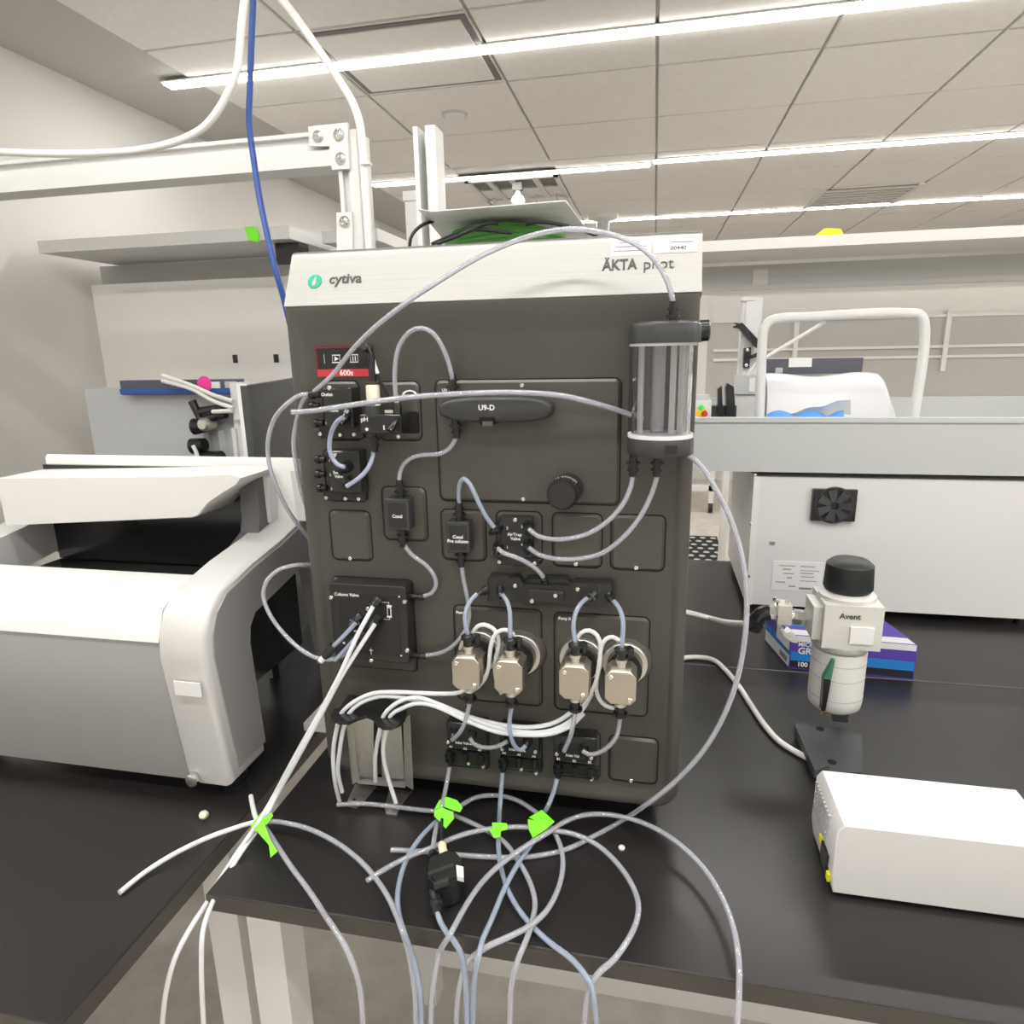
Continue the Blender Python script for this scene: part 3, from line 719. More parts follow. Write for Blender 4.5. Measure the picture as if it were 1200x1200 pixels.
tube([(361, 462, -.016), (355, 470, -.014), (348, 492, -.005), (344, 518, .005), (348, 550, .02), (356, 585, .04), (368, 615, .07)], RT, 'tube', 'clear tube dropping steeply behind the panel beside the switch valve')
tube([(342, 483, -.075), (362, 482, -.076), (400, 476.5, -.08), (440, 470.5, -.08), (480, 465.5, -.075), (530, 462, -.068), (580, 460, -.062), (620, 460.5, -.056), (660, 464, -.048), (700, 473.5, -.036), (732, 483.5, -.022), (752, 491, -.012)], RT * 1.1, 'tube', 'clear tube lying across the monitor cover with one loose end')
tube(L_([(403, 489), (396, 493), (389, 505), (386, 520), (388, 534), (396, 544.5), (404, 547.5)], -.052), RT, 'tube_blue', 'short bluish tube joining outlet valve and switch valve')
tube([(437.5, 524, -.026), (437, 535, -.03), (431, 549, -.042), (420, 561, -.052), (406, 570, -.056)], RT, 'tube_blue', 'short bluish tube from the pH block to the switch valve')
tube([(466, 477, -.022), (463.5, 460, -.026), (463, 430, -.03), (468, 405, -.034), (480, 389, -.036), (494, 384.5, -.036), (508, 391, -.034), (519, 408, -.03), (527, 430, -.022), (530, 446, -.018)], RT, 'tube', 'clear tube looping up between pH block and ultraviolet monitor')
tube([(534.5, 506, -.018), (533, 516, -.018), (526, 526, -.018), (515, 532, -.018), (500, 533, -.018), (486, 535, -.018), (474, 543, -.017), (468.5, 555, -.015), (468, 570, -.014)], RT, 'tube', 'clear tube from the monitor cover down to the Cond cell')
tube([(473, 634, -.014), (476, 642, -.014), (485, 652, -.014), (498, 661, -.014), (508, 673, -.013), (511, 685, -.012), (506, 695, -.012), (494, 699, -.012)], RT, 'tube', 'clear tube curling from the Cond cell to the column valve')
tube([(540.5, 657, -.014), (543, 678, -.014), (548, 702, -.014), (550, 720, -.014), (548, 733, -.014), (540, 747, -.013), (527, 760, -.012), (513, 766, -.012), (497, 768, -.012)], RT, 'tube', 'clear tube from the Pre column cell past pump A to the column valve')
PT_TOP = [Vector((c[0], -.057, c[1] + c[3] + .026)) for c in PUMP]; PT_BOT = [Vector((c[0], -.057, c[1] - c[3] - .026)) for c in PUMP]
gp = 'tubes feeding the pump head tops'
for pt, path, lab in ((PT_TOP[0], [(559, 696, -.034), (553, 702, -.04), (547, 712, -.048), (544.5, 725, -.055)], 'bluish tube arching from manifold to the pump head beside the column valve'),
                      (PT_TOP[1], [(589, 697, -.034), (594.5, 705, -.042), (597.5, 717, -.05), (598, 732, -.056)], 'bluish tube from manifold down to the second pump head of pump A'),
                      (PT_TOP[2], [(688, 701, -.034), (680, 708, -.042), (674, 720, -.05), (672, 736, -.056)], 'bluish tube from manifold to the first pump head of pump B'),
                      (PT_TOP[3], [(719, 704, -.034), (726, 713, -.042), (730, 727, -.05), (730, 742, -.056)], 'bluish tube from manifold to the outermost pump head by the blank plate')):
    tube(path + [pt], RT, 'tube_blue', lab, group=gp)
tube([(636.5, 676, -.03), (629, 667, -.036), (617, 659, -.04), (602, 652, -.042), (590, 648, -.04), (584, 643, -.034)], RT, 'tube', 'short clear tube joining air trap valve and flow manifold')
tube([(538.5, 594, -.014), (537.5, 578, -.018), (539.5, 565, -.024), (544, 561, -.028), (551, 568, -.032), (560, 587, -.035), (570, 606, -.036), (579, 618, -.034)], RT, 'tube_blue', 'hairpin tube from the Pre column cell to the air trap valve')
tube([(620, 620, -.034), (630, 628, -.04), (648, 632, -.044), (668, 631, -.046), (690, 625, -.048), (712, 611, -.05), (730, 591, -.05), (740, 568, -.05), TB[0] + Vector((0, 0, -.018))], RT, 'tube', 'upper clear tube sagging from the air trap valve to the trap bottom')
tube([(620, 642, -.034), (632, 650, -.04), (652, 655, -.044), (680, 654.5, -.046), (706, 648, -.048), (730, 630, -.05), (750, 606, -.05), (764, 578, -.05), TB[1] + Vector((0, 0, -.018))], RT, 'tube', 'lower clear tube sagging from the air trap valve to the trap bottom')
tube([(806, 533, -.045), (816, 540, -.045), (826, 552, -.045), (838, 572, -.045), (852, 598, -.045), (863, 628, -.045), (871, 662, -.045), (875, 700, -.045), (873.5, 742, -.045), (866, 788, -.042), (855, 823, -.04), (840, 855, -.038), (820, 885, -.036), (790, 917, -.036), (760, 941, -.036)] + L_g([(725, 964), (690, 983), (662, 996), (621, 1004), (579, 1004.5), (527, 1001), (490, 997.5), (458, 996)], .0045), RT * 1.1, 'tube', 'long clear tube falling from the air trap and curling across the bench')
# column valve tubes going down to the left
NODE = Vector(G(305, 965, .03))
tube([(437, 711, -.052), (430, 724, -.062), (420, 742, -.07), (410, 764, -.078), (399, 789, -.086), (385, 816, -.092), (365, 852, -.096), (340, 897, -.10), (318, 938, -.105), (302, 965, 'g', .034), (279, 998, -.17), (258, 1030, -.20), (241, 1060, -.24), (224, 1086, -.27), (207, 1118, -.29), (195, 1160, -.30), (188, 1230, -.30)], RT, 'silicone', 'milky tube from the upper column valve port to the taped bundle')
tube([(439.5, 731, -.052), (429, 747, -.062), (416, 767, -.072), (401, 791, -.084), (386, 819, -.092), (368, 853, -.098), (344, 897, -.102), (321, 938, -.108), (306, 966, 'g', .026), (282, 1000, -.172), (262, 1033, -.205), (247, 1062, -.245), (238, 1090, -.275), (236, 1130, -.285), (240, 1230, -.285)], RT, 'silicone', 'milky tube from the lower column valve port to the taped bundle')
t = tube([(417, 730, -.052), (404, 744, -.060), (391, 757, -.066)], RT, 'tube_blue', 'short plugged tube hanging from the column valve beside the bundle')
b = MB(); b.ring([P(391, 757, -.066), P(384, 766, -.069), P(380, 770, -.07)], [.0068, .0062, .0050], 12); b.build('plug_nut', 'black', t)
b = MB(); b.ring([P(380, 770, -.07), P(375.5, 775, -.072)], .0045, 12); b.build('plug_tip', 'white', t)
tube([(420, 745, -.052), (413, 752, -.058), (404, 762, -.062), (392, 774, -.068)], RT, 'tube_blue', 'stub tube cut short below the column valve ports')
tube([(378, 664, .06), (362, 662, .03), (345, 662.5, .01), (326, 668, -.005), (313, 680, -.015), (308.5, 698, -.02), (314, 716, -.025), (327, 736, -.03), (345, 755, -.036), (362, 767, -.042), (380, 773, -.048), (396, 771, -.052), (408, 764, -.054), (416, 756, -.055)], RT, 'tube', 'clear tube making a wide loop left of the column valve')
# white silicone tubes from the pumps to the tube holder
SIL = .0031
g = 'white silicone tubes over the tube holder'
tube([(398, 940, -.045), (392, 912, -.062), (390.5, 880, -.066), (395, 852, -.066), (400, 836, -.064), (414, 823, -.060), (437, 812.5, -.056), (461, 811, -.054), (490, 812, -.050), (519, 813, -.046), (540, 811, -.040), (556, 800, -.032)], SIL, 'silicone', 'outermost white silicone tube on the holder, running straight to pump A', group=g)
tube([(401, 928, -.055), (396, 905, -.062), (398, 880, -.064), (403, 852, -.064), (409, 836, -.062), (422, 824, -.058), (445, 816, -.054), (469, 817, -.052), (492, 822, -.050), (525, 832, -.048), (560, 843, -.046), (592, 850, -.044), (625, 852, -.042), (652, 846, -.040), (672, 832, -.034), (688, 812, -.026)], SIL, 'silicone', 'white silicone tube through the outer slot of the holder to pump B', group=g)
tube([(440, 916, -.045), (440, 885, -.058), (445, 856, -.064), (450, 838, -.064), (459, 828, -.062), (474, 819.5, -.060), (490, 817.5, -.056), (511, 824, -.054), (540, 836, -.052), (572, 849, -.050), (604, 857, -.048), (640, 857.5, -.046), (664, 848, -.042), (682, 832, -.036), (694, 812, -.028)], SIL, 'silicone', 'white silicone tube with its cut end hanging between the holder plates', group=g)
tube([(464, 941, -.060), (455, 912, -.056), (449, 880, -.060), (453, 856, -.062), (458, 838, -.062), (469, 831, -.060), (486, 824.5, -.058), (501, 825, -.056), (519, 831, -.056), (548, 845, -.054), (580, 857, -.052), (610, 861, -.050), (645, 860, -.048), (668, 851, -.044), (684, 836, -.038)], SIL, 'silicone', 'white silicone tube ending on the steel foot of the holder', group=g)
g = 'white rinse loops at the pump heads'
tube(L_([(554, 742), (559, 734.5), (567, 732), (577, 736), (583, 744), (584.5, 756), (581, 770), (580, 786), (583, 802), (588, 813)], -.045), SIL * .95, 'silicone', 'white rinse loop rising between the two pump A heads', group=g)
tube(L_([(602, 744), (596, 739), (588, 738.5), (580.5, 743), (576, 753), (574, 767), (573, 780), (569, 794), (561, 804), (554, 809)], -.052), SIL * .95, 'silicone', 'white rinse loop arching over to the pump A head by the column valve', group=g)
tube(L_([(675, 750), (681, 741.5), (691, 739), (699.5, 744.5), (703.5, 755), (703, 771), (701, 788), (697, 803), (689, 817), (679, 831)], -.050), SIL * .95, 'silicone', 'white rinse loop curving down under the first pump B head', group=g)
tube(L_([(726, 751), (718, 746.5), (710, 749), (705, 757), (703, 771), (700.5, 788), (698.5, 806), (702, 819), (710, 827), (720, 830)], -.046), SIL * .95, 'silicone', 'white rinse loop curving under the outermost pump B head', group=g)
# inlet tubes
g = 'short tubes between pumps and inlet valves'
tube([PT_BOT[0], (545, 846, -.056), (539, 858, -.054), (530, 867, -.046)], RT, 'tube', 'short tube from the pump beside the column valve to its inlet valve', group=g)
tube([PT_BOT[1], (597, 850, -.057), (599, 864, -.056), (604, 875, -.054), (610, 879, -.05), (616, 874, -.044)], RT, 'tube_blue', 'hooked tube under the second pump A head', group=g)
tube(L_([(551, 865), (555, 871.5), (567, 876), (582, 875), (594, 869)], -.044), RT, 'tube', 'short bridge tube joining the two pump A inlet valves', group=g)
tube([PT_BOT[2], (670, 858, -.056), (666, 869, -.052), (661, 880, -.046)], RT, 'tube', 'straight short tube under the first pump B head', group=g)
tube([PT_BOT[3], (723, 862, -.057), (714, 874, -.056), (702, 882, -.052), (690, 884, -.048), (683, 880, -.044)], RT, 'tube', 'swept tube from the outermost pump head to the last inlet valve', group=g)
# supply tubes to the bench
SENS = G(517, 1022, .02)
tube([(527, 898, -.016), (525, 910, -.02), (521, 930, -.04), (518, 944, -.058), (515, 956, 'g', .016), (510, 976, 'g', .02), (507, 996, 'g', .022)], RT * 1.08, 'tube', 'supply tube from the first inlet valve to the black flow sensor')
tube([(589, 905, -.016), (588, 918, -.022), (586, 942, -.048), (585, 964, 'g', .012), (584, 990, 'g', .010), (587, 1016, 'g', .010), (596, 1045, 'g', .009), (613, 1073, 'g', .006), (640, 1101, 'g', .005), (672, 1126, 'g', .005), (690, 1150, 'g', .0), (698, 1190, -.262), (700, 1260, -.265)], RT * 1.08, 'tube_blue', 'supply tube dropping from the middle inlet valve through the small tape knot')
tube([(653, 912, -.016), (650, 924, -.024), (643, 943, -.046), (634, 959, 'g', .014), (625, 985, 'g', .012), (607, 1012, 'g', .014), (590, 1044, 'g', .014), (576, 1078, 'g', .010), (566, 1100, 'g', .008), (561, 1120, 'g', .004), (556, 1150, -.26), (553, 1240, -.262)], RT * 1.08, 'tube_blue', 'supply tube from the pump B inlet valve running under the square tape flag')
tube(L_g([(395, 943), (425, 942), (460, 945), (495, 949.5), (522, 952), (545, 961), (570, 973), (592, 988), (608, 1010), (621, 1034), (627, 1058), (624, 1078), (617, 1101)], .009) + [(608, 1122, 'g', .004), (600, 1150, -.262), (597, 1240, -.263)], RT * 1.1, 'tube', 'bench tube running from the holder feet through the folded tape flag')
tube(L_g([(522, 955), (540, 944), (558, 934.5), (581, 932), (604, 937), (624, 949), (640, 962), (650, 976), (658, 996), (659.5, 1017), (654, 1042), (640, 1068), (621, 1085), (596, 1098)], .013) + [(570, 1110, 'g', .006), (548, 1128, -.255), (538, 1160, -.262), (534, 1250, -.262)], RT * 1.1, 'tube', 'bench tube making the big loop between both larger tape flags')
tube(L_g([(522, 955), (511, 963), (494, 980), (479, 1002), (471, 1022), (466, 1048), (467, 1070), (474, 1095)], .016) + [(484, 1122, -.255), (492, 1160, -.262), (495, 1250, -.262)], RT * 1.1, 'tube_blue', 'bench tube bending from the folded flag down over the bench edge')
tube(L_g([(430, 1032), (452, 1018), (475, 1006), (504, 994), (537, 980), (569, 972), (596, 969.5), (619, 969.5), (640, 973), (662, 975), (680, 980), (698, 989), (715, 1003), (730, 1020), (742, 1040), (748, 1058), (747, 1076), (738, 1098)], .019) + [(720, 1124, 'g', .01), (700, 1142, 'g', .004), (688, 1170, -.262), (684, 1250, -.262)], RT * 1.1, 'tube', 'bench tube with loose end lying over the flow sensor leads')
tube([(505, 1250, -.262), (507, 1160, -.262), (516, 1115, -.252)] + L_g([(527, 1096), (548, 1058), (565, 1034), (583, 1016), (608, 997), (642, 976), (662, 963), (683, 955.5), (704, 954), (725, 956.5), (750, 963), (777, 976), (804, 996), (829, 1023), (850, 1060), (862, 1098)], .024) + [(866, 1130, 'g', .014), (866, 1165, -.25), (864, 1200, -.262), (862, 1290, -.262)], RT * 1.1, 'tube', 'bench tube sweeping wide past the white crumb to the bench front')
tube([(512, 1068, 'g', .016), (516, 1080, 'g', .012), (523, 1092, 'g', .008), (533, 1104, 'g', .006), (542, 1122, -.255), (546, 1160, -.262), (548, 1250, -.262)], RT * 1.1, 'tube_blue', 'tube leaving the lower end of the black flow sensor')
# tubes of the left bundle
tube(L_g([(303, 966), (318, 962.5), (335, 964.5), (358, 970), (383, 981), (404, 994), (423, 1010), (440, 1029), (454, 1050), (464, 1071), (472, 1092)], .018) + [(480, 1122, -.252), (486, 1160, -.262), (488, 1250, -.262)], RT * 1.1, 'tube', 'clear tube arching from the bundle knot across the bench corner')
tube(L_g([(304, 960), (315, 976), (328, 996), (342, 1017), (357, 1037), (371, 1057)], .018) + [(382, 1074, -.238), (393, 1090, -.25), (406, 1112, -.262), (420, 1150, -.27), (428, 1250, -.27)], RT * 1.1, 'tube', 'clear tube running straight from the bundle knot over the bench edge')
tube([(312, 961, 'g', .024), (292, 965, 'g', .022), (267, 973, 'g', .024), (246, 980.5, 'g', .022), (225, 990, 'g', .018), (200, 1003, 'g', .012), (170, 1022, 'g', .006), (140, 1046, 'g', .006)], RT * 1.1, 'silicone', 'milky tube arching from the bundle knot onto the silver instrument bench')
tube([(294, 933, 'g', .020), (296, 944, 'g', .022), (299, 956, 'g', .026), (304, 968, 'g', .026)], RT * 1.15, 'silicone', 'short cut tube end sticking up out of the bundle knot')
tube([(305, 1020, .10), (296, 1042, .10), (287, 1065, .10), (280, 1086, .10), (272, 1112, .10), (266, 1160, .10), (264, 1240, .10)], RT, 'silicone', 'tube hanging below the bench beside the white bench leg')

# ------------------------------------------------------------------ tape flags
def ribbon(name, quads, label, cat='tape', m='tape', th=.0009, group=None):      # strips of points folded in space
    b = MB()
    for q in quads:
        pts = [PT(p) for p in q]; n = (pts[1] - pts[0]).cross(pts[2] - pts[0]).normalized() * th
        b.loops([[p - n for p in pts], [p + n for p in pts]])
    return tag(b.build(name, m), label, cat, group)
g = 'bright green tape flags on the tubes'
ribbon('tape_flag', [[(294, 968, 'g', .030), (308, 951, 'g', .038), (311, 969, 'g', .036), (301, 975, 'g', .032)],
                     [(308, 962, 'g', .036), (317, 952, 'g', .038), (320, 956, 'g', .034), (312, 967, 'g', .034)],
                     [(301, 974, 'g', .036), (310, 966, 'g', .038), (316, 983, 'g', .030), (325, 998, 'g', .024), (317, 1005, 'g', .022), (315, 990, 'g', .026)]], 'long green tape flag knotted round the tubes at the bench corner', group=g)
ribbon('tape_flag', [[(509, 949, 'g', .028), (515, 938, 'g', .036), (524, 934, 'g', .040), (536, 938, 'g', .038), (542, 946, 'g', .034), (539, 952, 'g', .030), (530, 949, 'g', .030), (519, 945, 'g', .030)],
                     [(509, 951, 'g', .030), (517, 946, 'g', .034), (531, 952, 'g', .034), (532, 959, 'g', .030), (522, 971, 'g', .022), (515, 962, 'g', .028), (509, 957, 'g', .030)]], 'folded green tape flag beside the holder feet above the flow sensor', group=g)
ribbon('tape_flag', [[(577, 964, 'g', .024), (594, 965, 'g', .026), (595, 972, 'g', .022), (587, 974, 'g', .022), (577, 970, 'g', .022)],
                     [(574, 973, 'g', .022), (580, 969, 'g', .028), (587, 973, 'g', .028), (586, 981, 'g', .022), (579, 982, 'g', .020)]], 'small knot of green tape on the middle supply tube', group=g)
ribbon('tape_flag', [[(620, 958, 'g', .026), (635, 949, 'g', .038), (650, 963, 'g', .032), (637, 974, 'g', .028), (628, 962, 'g', .032)],
                     [(619, 960, 'g', .028), (629, 962, 'g', .034), (637, 974, 'g', .028), (625, 982, 'g', .018), (620, 972, 'g', .022)]], 'square green tape flag on the pump B supply tube', group=g)
# ------------------------------------------------------------------ flow sensor on the bench
FS = empty('flow_sensor', G(518, 1030), 'black oval flow sensor with grey connector lying on the bench', 'sensor')
def gpoly(pts, z): 
    return [(p.x, p.y) for p in (G(x, y, z) for x, y in pts)]
body = gpoly([(500, 1022), (507, 1014), (523, 1007), (536, 1008), (543, 1016), (544, 1030), (538, 1042), (526, 1048), (510, 1049), (501, 1040)], .022)
b = MB(); b.prismz(body, .004, .030); b.build('sensor_body', 'black', FS)
for k, z in enumerate((.030, .0345)):
    s_ = 1 - .08 * (k + 1); cx = sum(p[0] for p in body) / len(body); cy = sum(p[1] for p in body) / len(body)
    b = MB(); b.prismz([(cx + (x - cx) * s_, cy + (y - cy) * s_) for x, y in body], z, z + .0045); b.build('sensor_lid', 'module', FS)
for q in ([(501, 1024), (531, 1013), (532, 1016), (502, 1027)], [(508, 1036), (525, 1030), (526, 1034), (509, 1040)]):
    b = MB(); b.prismz(gpoly(q, .040), .036, .0425); b.build('lid_rib', 'grey_black', FS)
b = MB(); b.prismz(gpoly([(534.5, 1014), (543, 1016), (543.5, 1029), (535.5, 1027)], .0400), .034, .0405); b.build('label', 'paper', FS)
pA, pB = G(511, 1012, .022), G(506.5, 994, .022); dA = (pB - pA).normalized()
MB().lathe(pA - dA * .004, dA, [(0, .009), (.010, .009), (.010, .0065), (.014, .0065), (.014, .0095), (.020, .0095), (.024, .006)], 14).build('connector', 'black', FS)
pC, pD = G(521, 1010, .024), G(517.5, 988, .028); dC = (pD - pC).normalized()
MB().lathe(pC - dC * .003, dC, [(0, .0075), (.012, .0075)], 12).build('connector', 'black', FS)
MB().lathe(pC + dC * .008, dC, [(0, .0055), (.008, .0062), (.014, .0055), (.020, .0060), (.024, .003)], 10).build('grey_plug', 'cream', FS)
MB().ring(smooth_path([pD, G(517, 975, .030), G(518, 960, .032)]), .0022, 8).build('lead', 'black_cable', FS)
pE, pF = G(510, 1046, .018), G(512, 1068, .016); dE = (pF - pE).normalized()
MB().lathe(pE - dE * .004, dE, [(0, .008), (.012, .008), (.014, .0062), (.020, .0062), (.020, .0095), (.024, .0095), (.026, .0065), (.034, .0062)], 14).build('connector', 'black', FS)
for q in ((522, 1049), (536.5, 1045)):
    MB().lathe(G(*q, .012), (.2, -1, .2), [(0, .004), (.006, .004)], 10).build('screw_boss', 'grey_black', FS)
tag(MB().lathe(G(728.5, 995), (0, 0, 1), [(0, .004), (.003, .0048), (.005, .003)], 8, True).build('crumb', 'paper'), 'tiny white crumb on the black bench top', 'crumb')

# ------------------------------------------------------------------ tube holder
TH = empty('tube_holder', (-.165, -.04, 0), 'bent steel tube holder with wavy black top plate', 'holder')
zt = .172
pts = [(388, 836), (390, 842), (397, 845.5), (408, 846), (420, 841), (430, 838), (437, 841), (442, 848), (449, 852), (458, 852), (468, 848), (474, 842), (477, 834), (476, 826), (470, 823), (440, 816), (408, 813.5), (402, 822), (398, 829), (391, 831)]
poly = gpoly(pts, zt)
b = MB(); cx = sum(p[0] for p in poly) / len(poly); cy = sum(p[1] for p in poly) / len(poly)
b.loops([[(x, y, zt - .005) for x, y in poly], [(x, y, zt - .0015) for x, y in poly], [(cx + (x - cx) * .985, cy + (y - cy) * .985, zt) for x, y in poly]]); b.build('top_plate', 'black', TH)
def sheet_px(name, quads, m='steel', th=.0008):
    b = MB()
    for q in quads:
        p = [PT(t) for t in q]; n = (p[1] - p[0]).cross(p[2] - p[0]).normalized() * th
        b.loops([[x - n for x in p], [x + n for x in p]])
    return b.build(name, m, TH)
sheet_px('back_plate', [[(408, 840, -.022), (438, 842, -.022), (438, 914, -.022), (418, 912, -.022)]])
sheet_px('back_plate', [[(446, 845, -.022), (470, 847, -.022), (474, 916, -.022), (448, 913, -.022)]])
sheet_px('cross_plate', [[(418, 909, -.022), (474, 913, -.022), (475, 923, -.022), (419, 918, -.022)]])
sheet_px('side_plate', [[(406, 842, -.036), (412, 842, -.026), (421, 915, -.026), (413, 919, -.036)]])
sheet_px('side_plate', [[(473, 844, -.026), (480, 838, -.036), (484, 925, -.036), (475, 920, -.026)]])
b = MB(); b.prismz(gpoly([(416, 919), (441, 922), (439, 925), (425, 941), (417, 947), (405, 944)], .0015), .0005, .0020); b.build('foot_plate', 'steel', TH)
b = MB(); b.prismz(gpoly([(456, 924), (480, 928), (483, 927), (470, 944), (465, 955), (453, 954), (451, 947)], .0015), .0005, .0020); b.build('foot_plate', 'steel', TH)
for q in ((415, 938), (458, 948)): MB().lathe(G(*q, .002), (0, 0, 1), [(0, .0035), (.0015, .003)], 12).build('foot_screw', 'screw', TH)

# ------------------------------------------------------------------ things on top of the system
zp = .862
tag(MB().prismz([(p.x, p.y) for p in (G(490, 245, zp), G(507, 247.5, zp), G(663, 235, zp), G(691, 273, zp), G(520, 281, zp))], zp - .0006, zp + .0006).build('document_sheet', 'sheet'), 'translucent white document sheet lying on the green cable coil', 'sheet')
gc = empty('cable_coil', (0, .15, .8135), 'coil of green cable resting on the steel hood', 'cable')
for k in range(6):
    rx_, ry_, zc = .086 - .007 * (k % 3), .042 - .004 * (k % 2), .8135 + .0066 + .0058 * (k * .9)
    pts = [(-.005 + .004 * math.sin(k) + rx_ * math.cos(t), .175 + ry_ * math.sin(t), zc + .003 * math.sin(2 * t + k)) for t in [2 * math.pi * j / 28 for j in range(29)]]
    MB().ring(pts, .0062, 8, False).build('cable_turn', 'green_cable', gc)
g = 'black cables over the green coil'
tag(MB().ring(smooth_path([P(506, 286, .09), P(530, 276, .085), P(552, 268.5, .080), P(575, 270, .08), P(600, 273, .085)]), .0026, 8).build('power_cable', 'black_cable'), 'black cable lying over the green coil, flatter one', 'cable', g)
tag(MB().ring(smooth_path([P(512, 286, .085), P(535, 277, .080), P(560, 266, .078), P(573, 261.5, .078), P(583, 262, .085)]), .0026, 8).build('power_cable', 'black_cable'), 'black cable rising over the crest of the green coil', 'cable', g)
tag(MB().ring(smooth_path([P(617, 263, .09), P(626, 260.5, .085), P(640, 260.5, .082), P(665, 265, .08), P(688, 271.5, .08), P(700, 277, .085)]), .0026, 8).build('power_cable', 'black_cable'), 'black cable bending towards the asset stickers', 'cable', g)
tag(MB().ring(smooth_path([P(480, 290, .10), P(481, 280, .10), P(487, 270, .11), P(496, 263, .12), P(507, 259.5, .14)]), .0024, 8).build('power_cable', 'black_cable'), 'thin black cable curving up in front of the channel post', 'cable', g)

# ================================================================== WHITE FRAME BEHIND
FY = .60
FR = empty('support_frame', (-.42, FY, 0), 'white bolted aluminium profile frame with corner plate', 'frame')
def channel(b, x0, x1, y0, y1, z0, z1, axis):          # C profile: web at the back, two flanges
    t = .010
    if axis == 'z':
        b.box((x0, y0, z0), (x0 + t, y1, z1)); b.box((x1 - t, y0, z0), (x1, y1, z1)); b.box((x0 + t, y1 - t, z0), (x1 - t, y1, z1))
    else:
        b.box((x0, y0, z1 - t), (x1, y1, z1)); b.box((x0, y0, z0), (x1, y1, z0 + t)); b.box((x0, y1 - t, z0 + t), (x1, y1, z1 - t))
tl, br = P(395, 158, FY), P(421, 250, FY)
zt_, zb_ = P(400, 150, FY).z, P(388, 194, FY).z
xp0, xp1 = P(397.5, 215, FY).x, P(421, 215, FY).x
b = MB(); b.box((xp0, FY + .012, 0), (xp1, FY + .07, zt_ - .004)); b.box((xp0, FY, 0), (xp0 + .009, FY + .012, zt_ - .004)); b.box((xp1 - .022, FY, 0), (xp1, FY + .012, zt_ - .004)); b.build('post', 'frame_white', FR)
b = MB(); zm = P(300, 182.5, FY).z
b.box((-1.5, FY + .012, zb_), (xp0 - .001, FY + .07, zt_ - .002)); b.box((-1.5, FY, zb_), (xp0 - .001, FY + .012, zm)); b.box((-1.5, FY, zt_ - .010), (xp0 - .001, FY + .012, zt_ - .002)); b.build('beam', 'frame_white', FR)
pl = [P(*q, FY) for q in ((363, 149.5), (409, 144.5), (411, 199), (391, 200.5), (388, 172), (364, 172.5))]
b = MB(); b.prism([(p.x, p.z) for p in pl], FY - .0005, FY - .008, .001); cp = b.build('corner_plate', 'frame_white', FR)
pl = [P(*q, FY) for q in ((396, 250), (414, 249), (416, 330), (397, 330))]
b = MB(); b.prism([(p.x, p.z) for p in pl], FY - .0005, FY - .008, .001); b.build('splice_plate', 'frame_white', FR)
for q in ((373, 160), (397, 158), (399.5, 186), (404, 260)):
    c = P(*q, FY - .008); o = MB().lathe(c, OUT, [(0, .0125), (.002, .0125), (.002, .0085), (.008, .0080), (.009, .006), (.005, .0045)], 18).build('bolt', 'chrome', FR)
# second post: open channel, and a shorter square post beside it
P2 = empty('channel_post', (-.26, FY, 0), 'tall white open channel post behind the document sheet', 'post')
xa, xb = P(486, 200, FY).x, P(512, 200, FY).x; zt2 = P(498, 147, FY).z
b = MB(); channel(b, xa, xb, FY, FY + .055, 0, zt2, 'z'); b.box((xb - .022, FY, 0), (xb - .010, FY + .012, zt2)); b.build('channel', 'frame_white', P2)
P3 = empty('stub_post', (-.30, FY + .1, 0), 'shorter white capped post beside the channel post', 'post')
xa, xb, zz = P(474.5, 240, FY + .10).x, P(492, 240, FY + .10).x, P(480, 224, FY + .10).z
MB().box((xa, FY + .10, 0), (xb, FY + .15, zz - .02)).build('shaft', 'frame_white', P3)
MB().box((xa - .003, FY + .097, zz - .02), (xb + .003, FY + .153, zz)).build('cap', 'frame_white', P3)
# hoses and blue cable
tag(MB().ring(smooth_path([P(215, -140, .57), P(270, -70, .57), P(335, 5, .57), P(378, 65, .57), P(402, 101, .575), P(414, 122, .58), P(421.5, 145, .582), P(425, 175, .585), P(427, 205, .585), P(429.5, 240, .585), P(432, 280, .585), P(435, 330, .585)]), .0085, 10).build('white_hose', 'hose_white'), 'cream flexible hose strapped along the white frame post', 'hose')
tag(MB().box(P(423, 192, .58) - Vector((0, .008, .003)), P(431, 192, .58) + Vector((.006, .010, .003))).build('cable_tie', 'white'), 'white cable tie holding the hose to the post', 'cable tie')
tag(MB().ring(smooth_path([*[P(x_, y_, .46) for x_, y_ in ((290, -140), (288, -20), (283, 30), (277, 85), (269, 105), (255, 130), (240, 148), (225, 158), (200, 168), (160, 176), (90, 180), (0, 178), (-90, 172))]]), .0075, 10).build('white_hose', 'hose_white'), 'cream flexible hose hanging in a curve above the frame beam', 'hose')
tag(MB().ring(smooth_path([P(308, -160, .50), P(300, -60, .50), P(296, 20, .50), P(293, 101, .50), P(292, 145, .50), P(297, 185, .50), P(303, 225, .49), P(312, 270, .47), P(324, 320, .45), P(333, 352, .46), P(341, 385, .47), P(352, 430, .49), P(362, 470, .51), P(368, 540, .515), Vector((-.36, .505, .10)), Vector((-.335, .50, .02)), Vector((-.30, .495, .0075)), Vector((-.27, .49, .0075))]), .0062, 10).build('blue_cable', 'blue_cable'), 'blue cable hanging from above past the frame beam', 'cable')

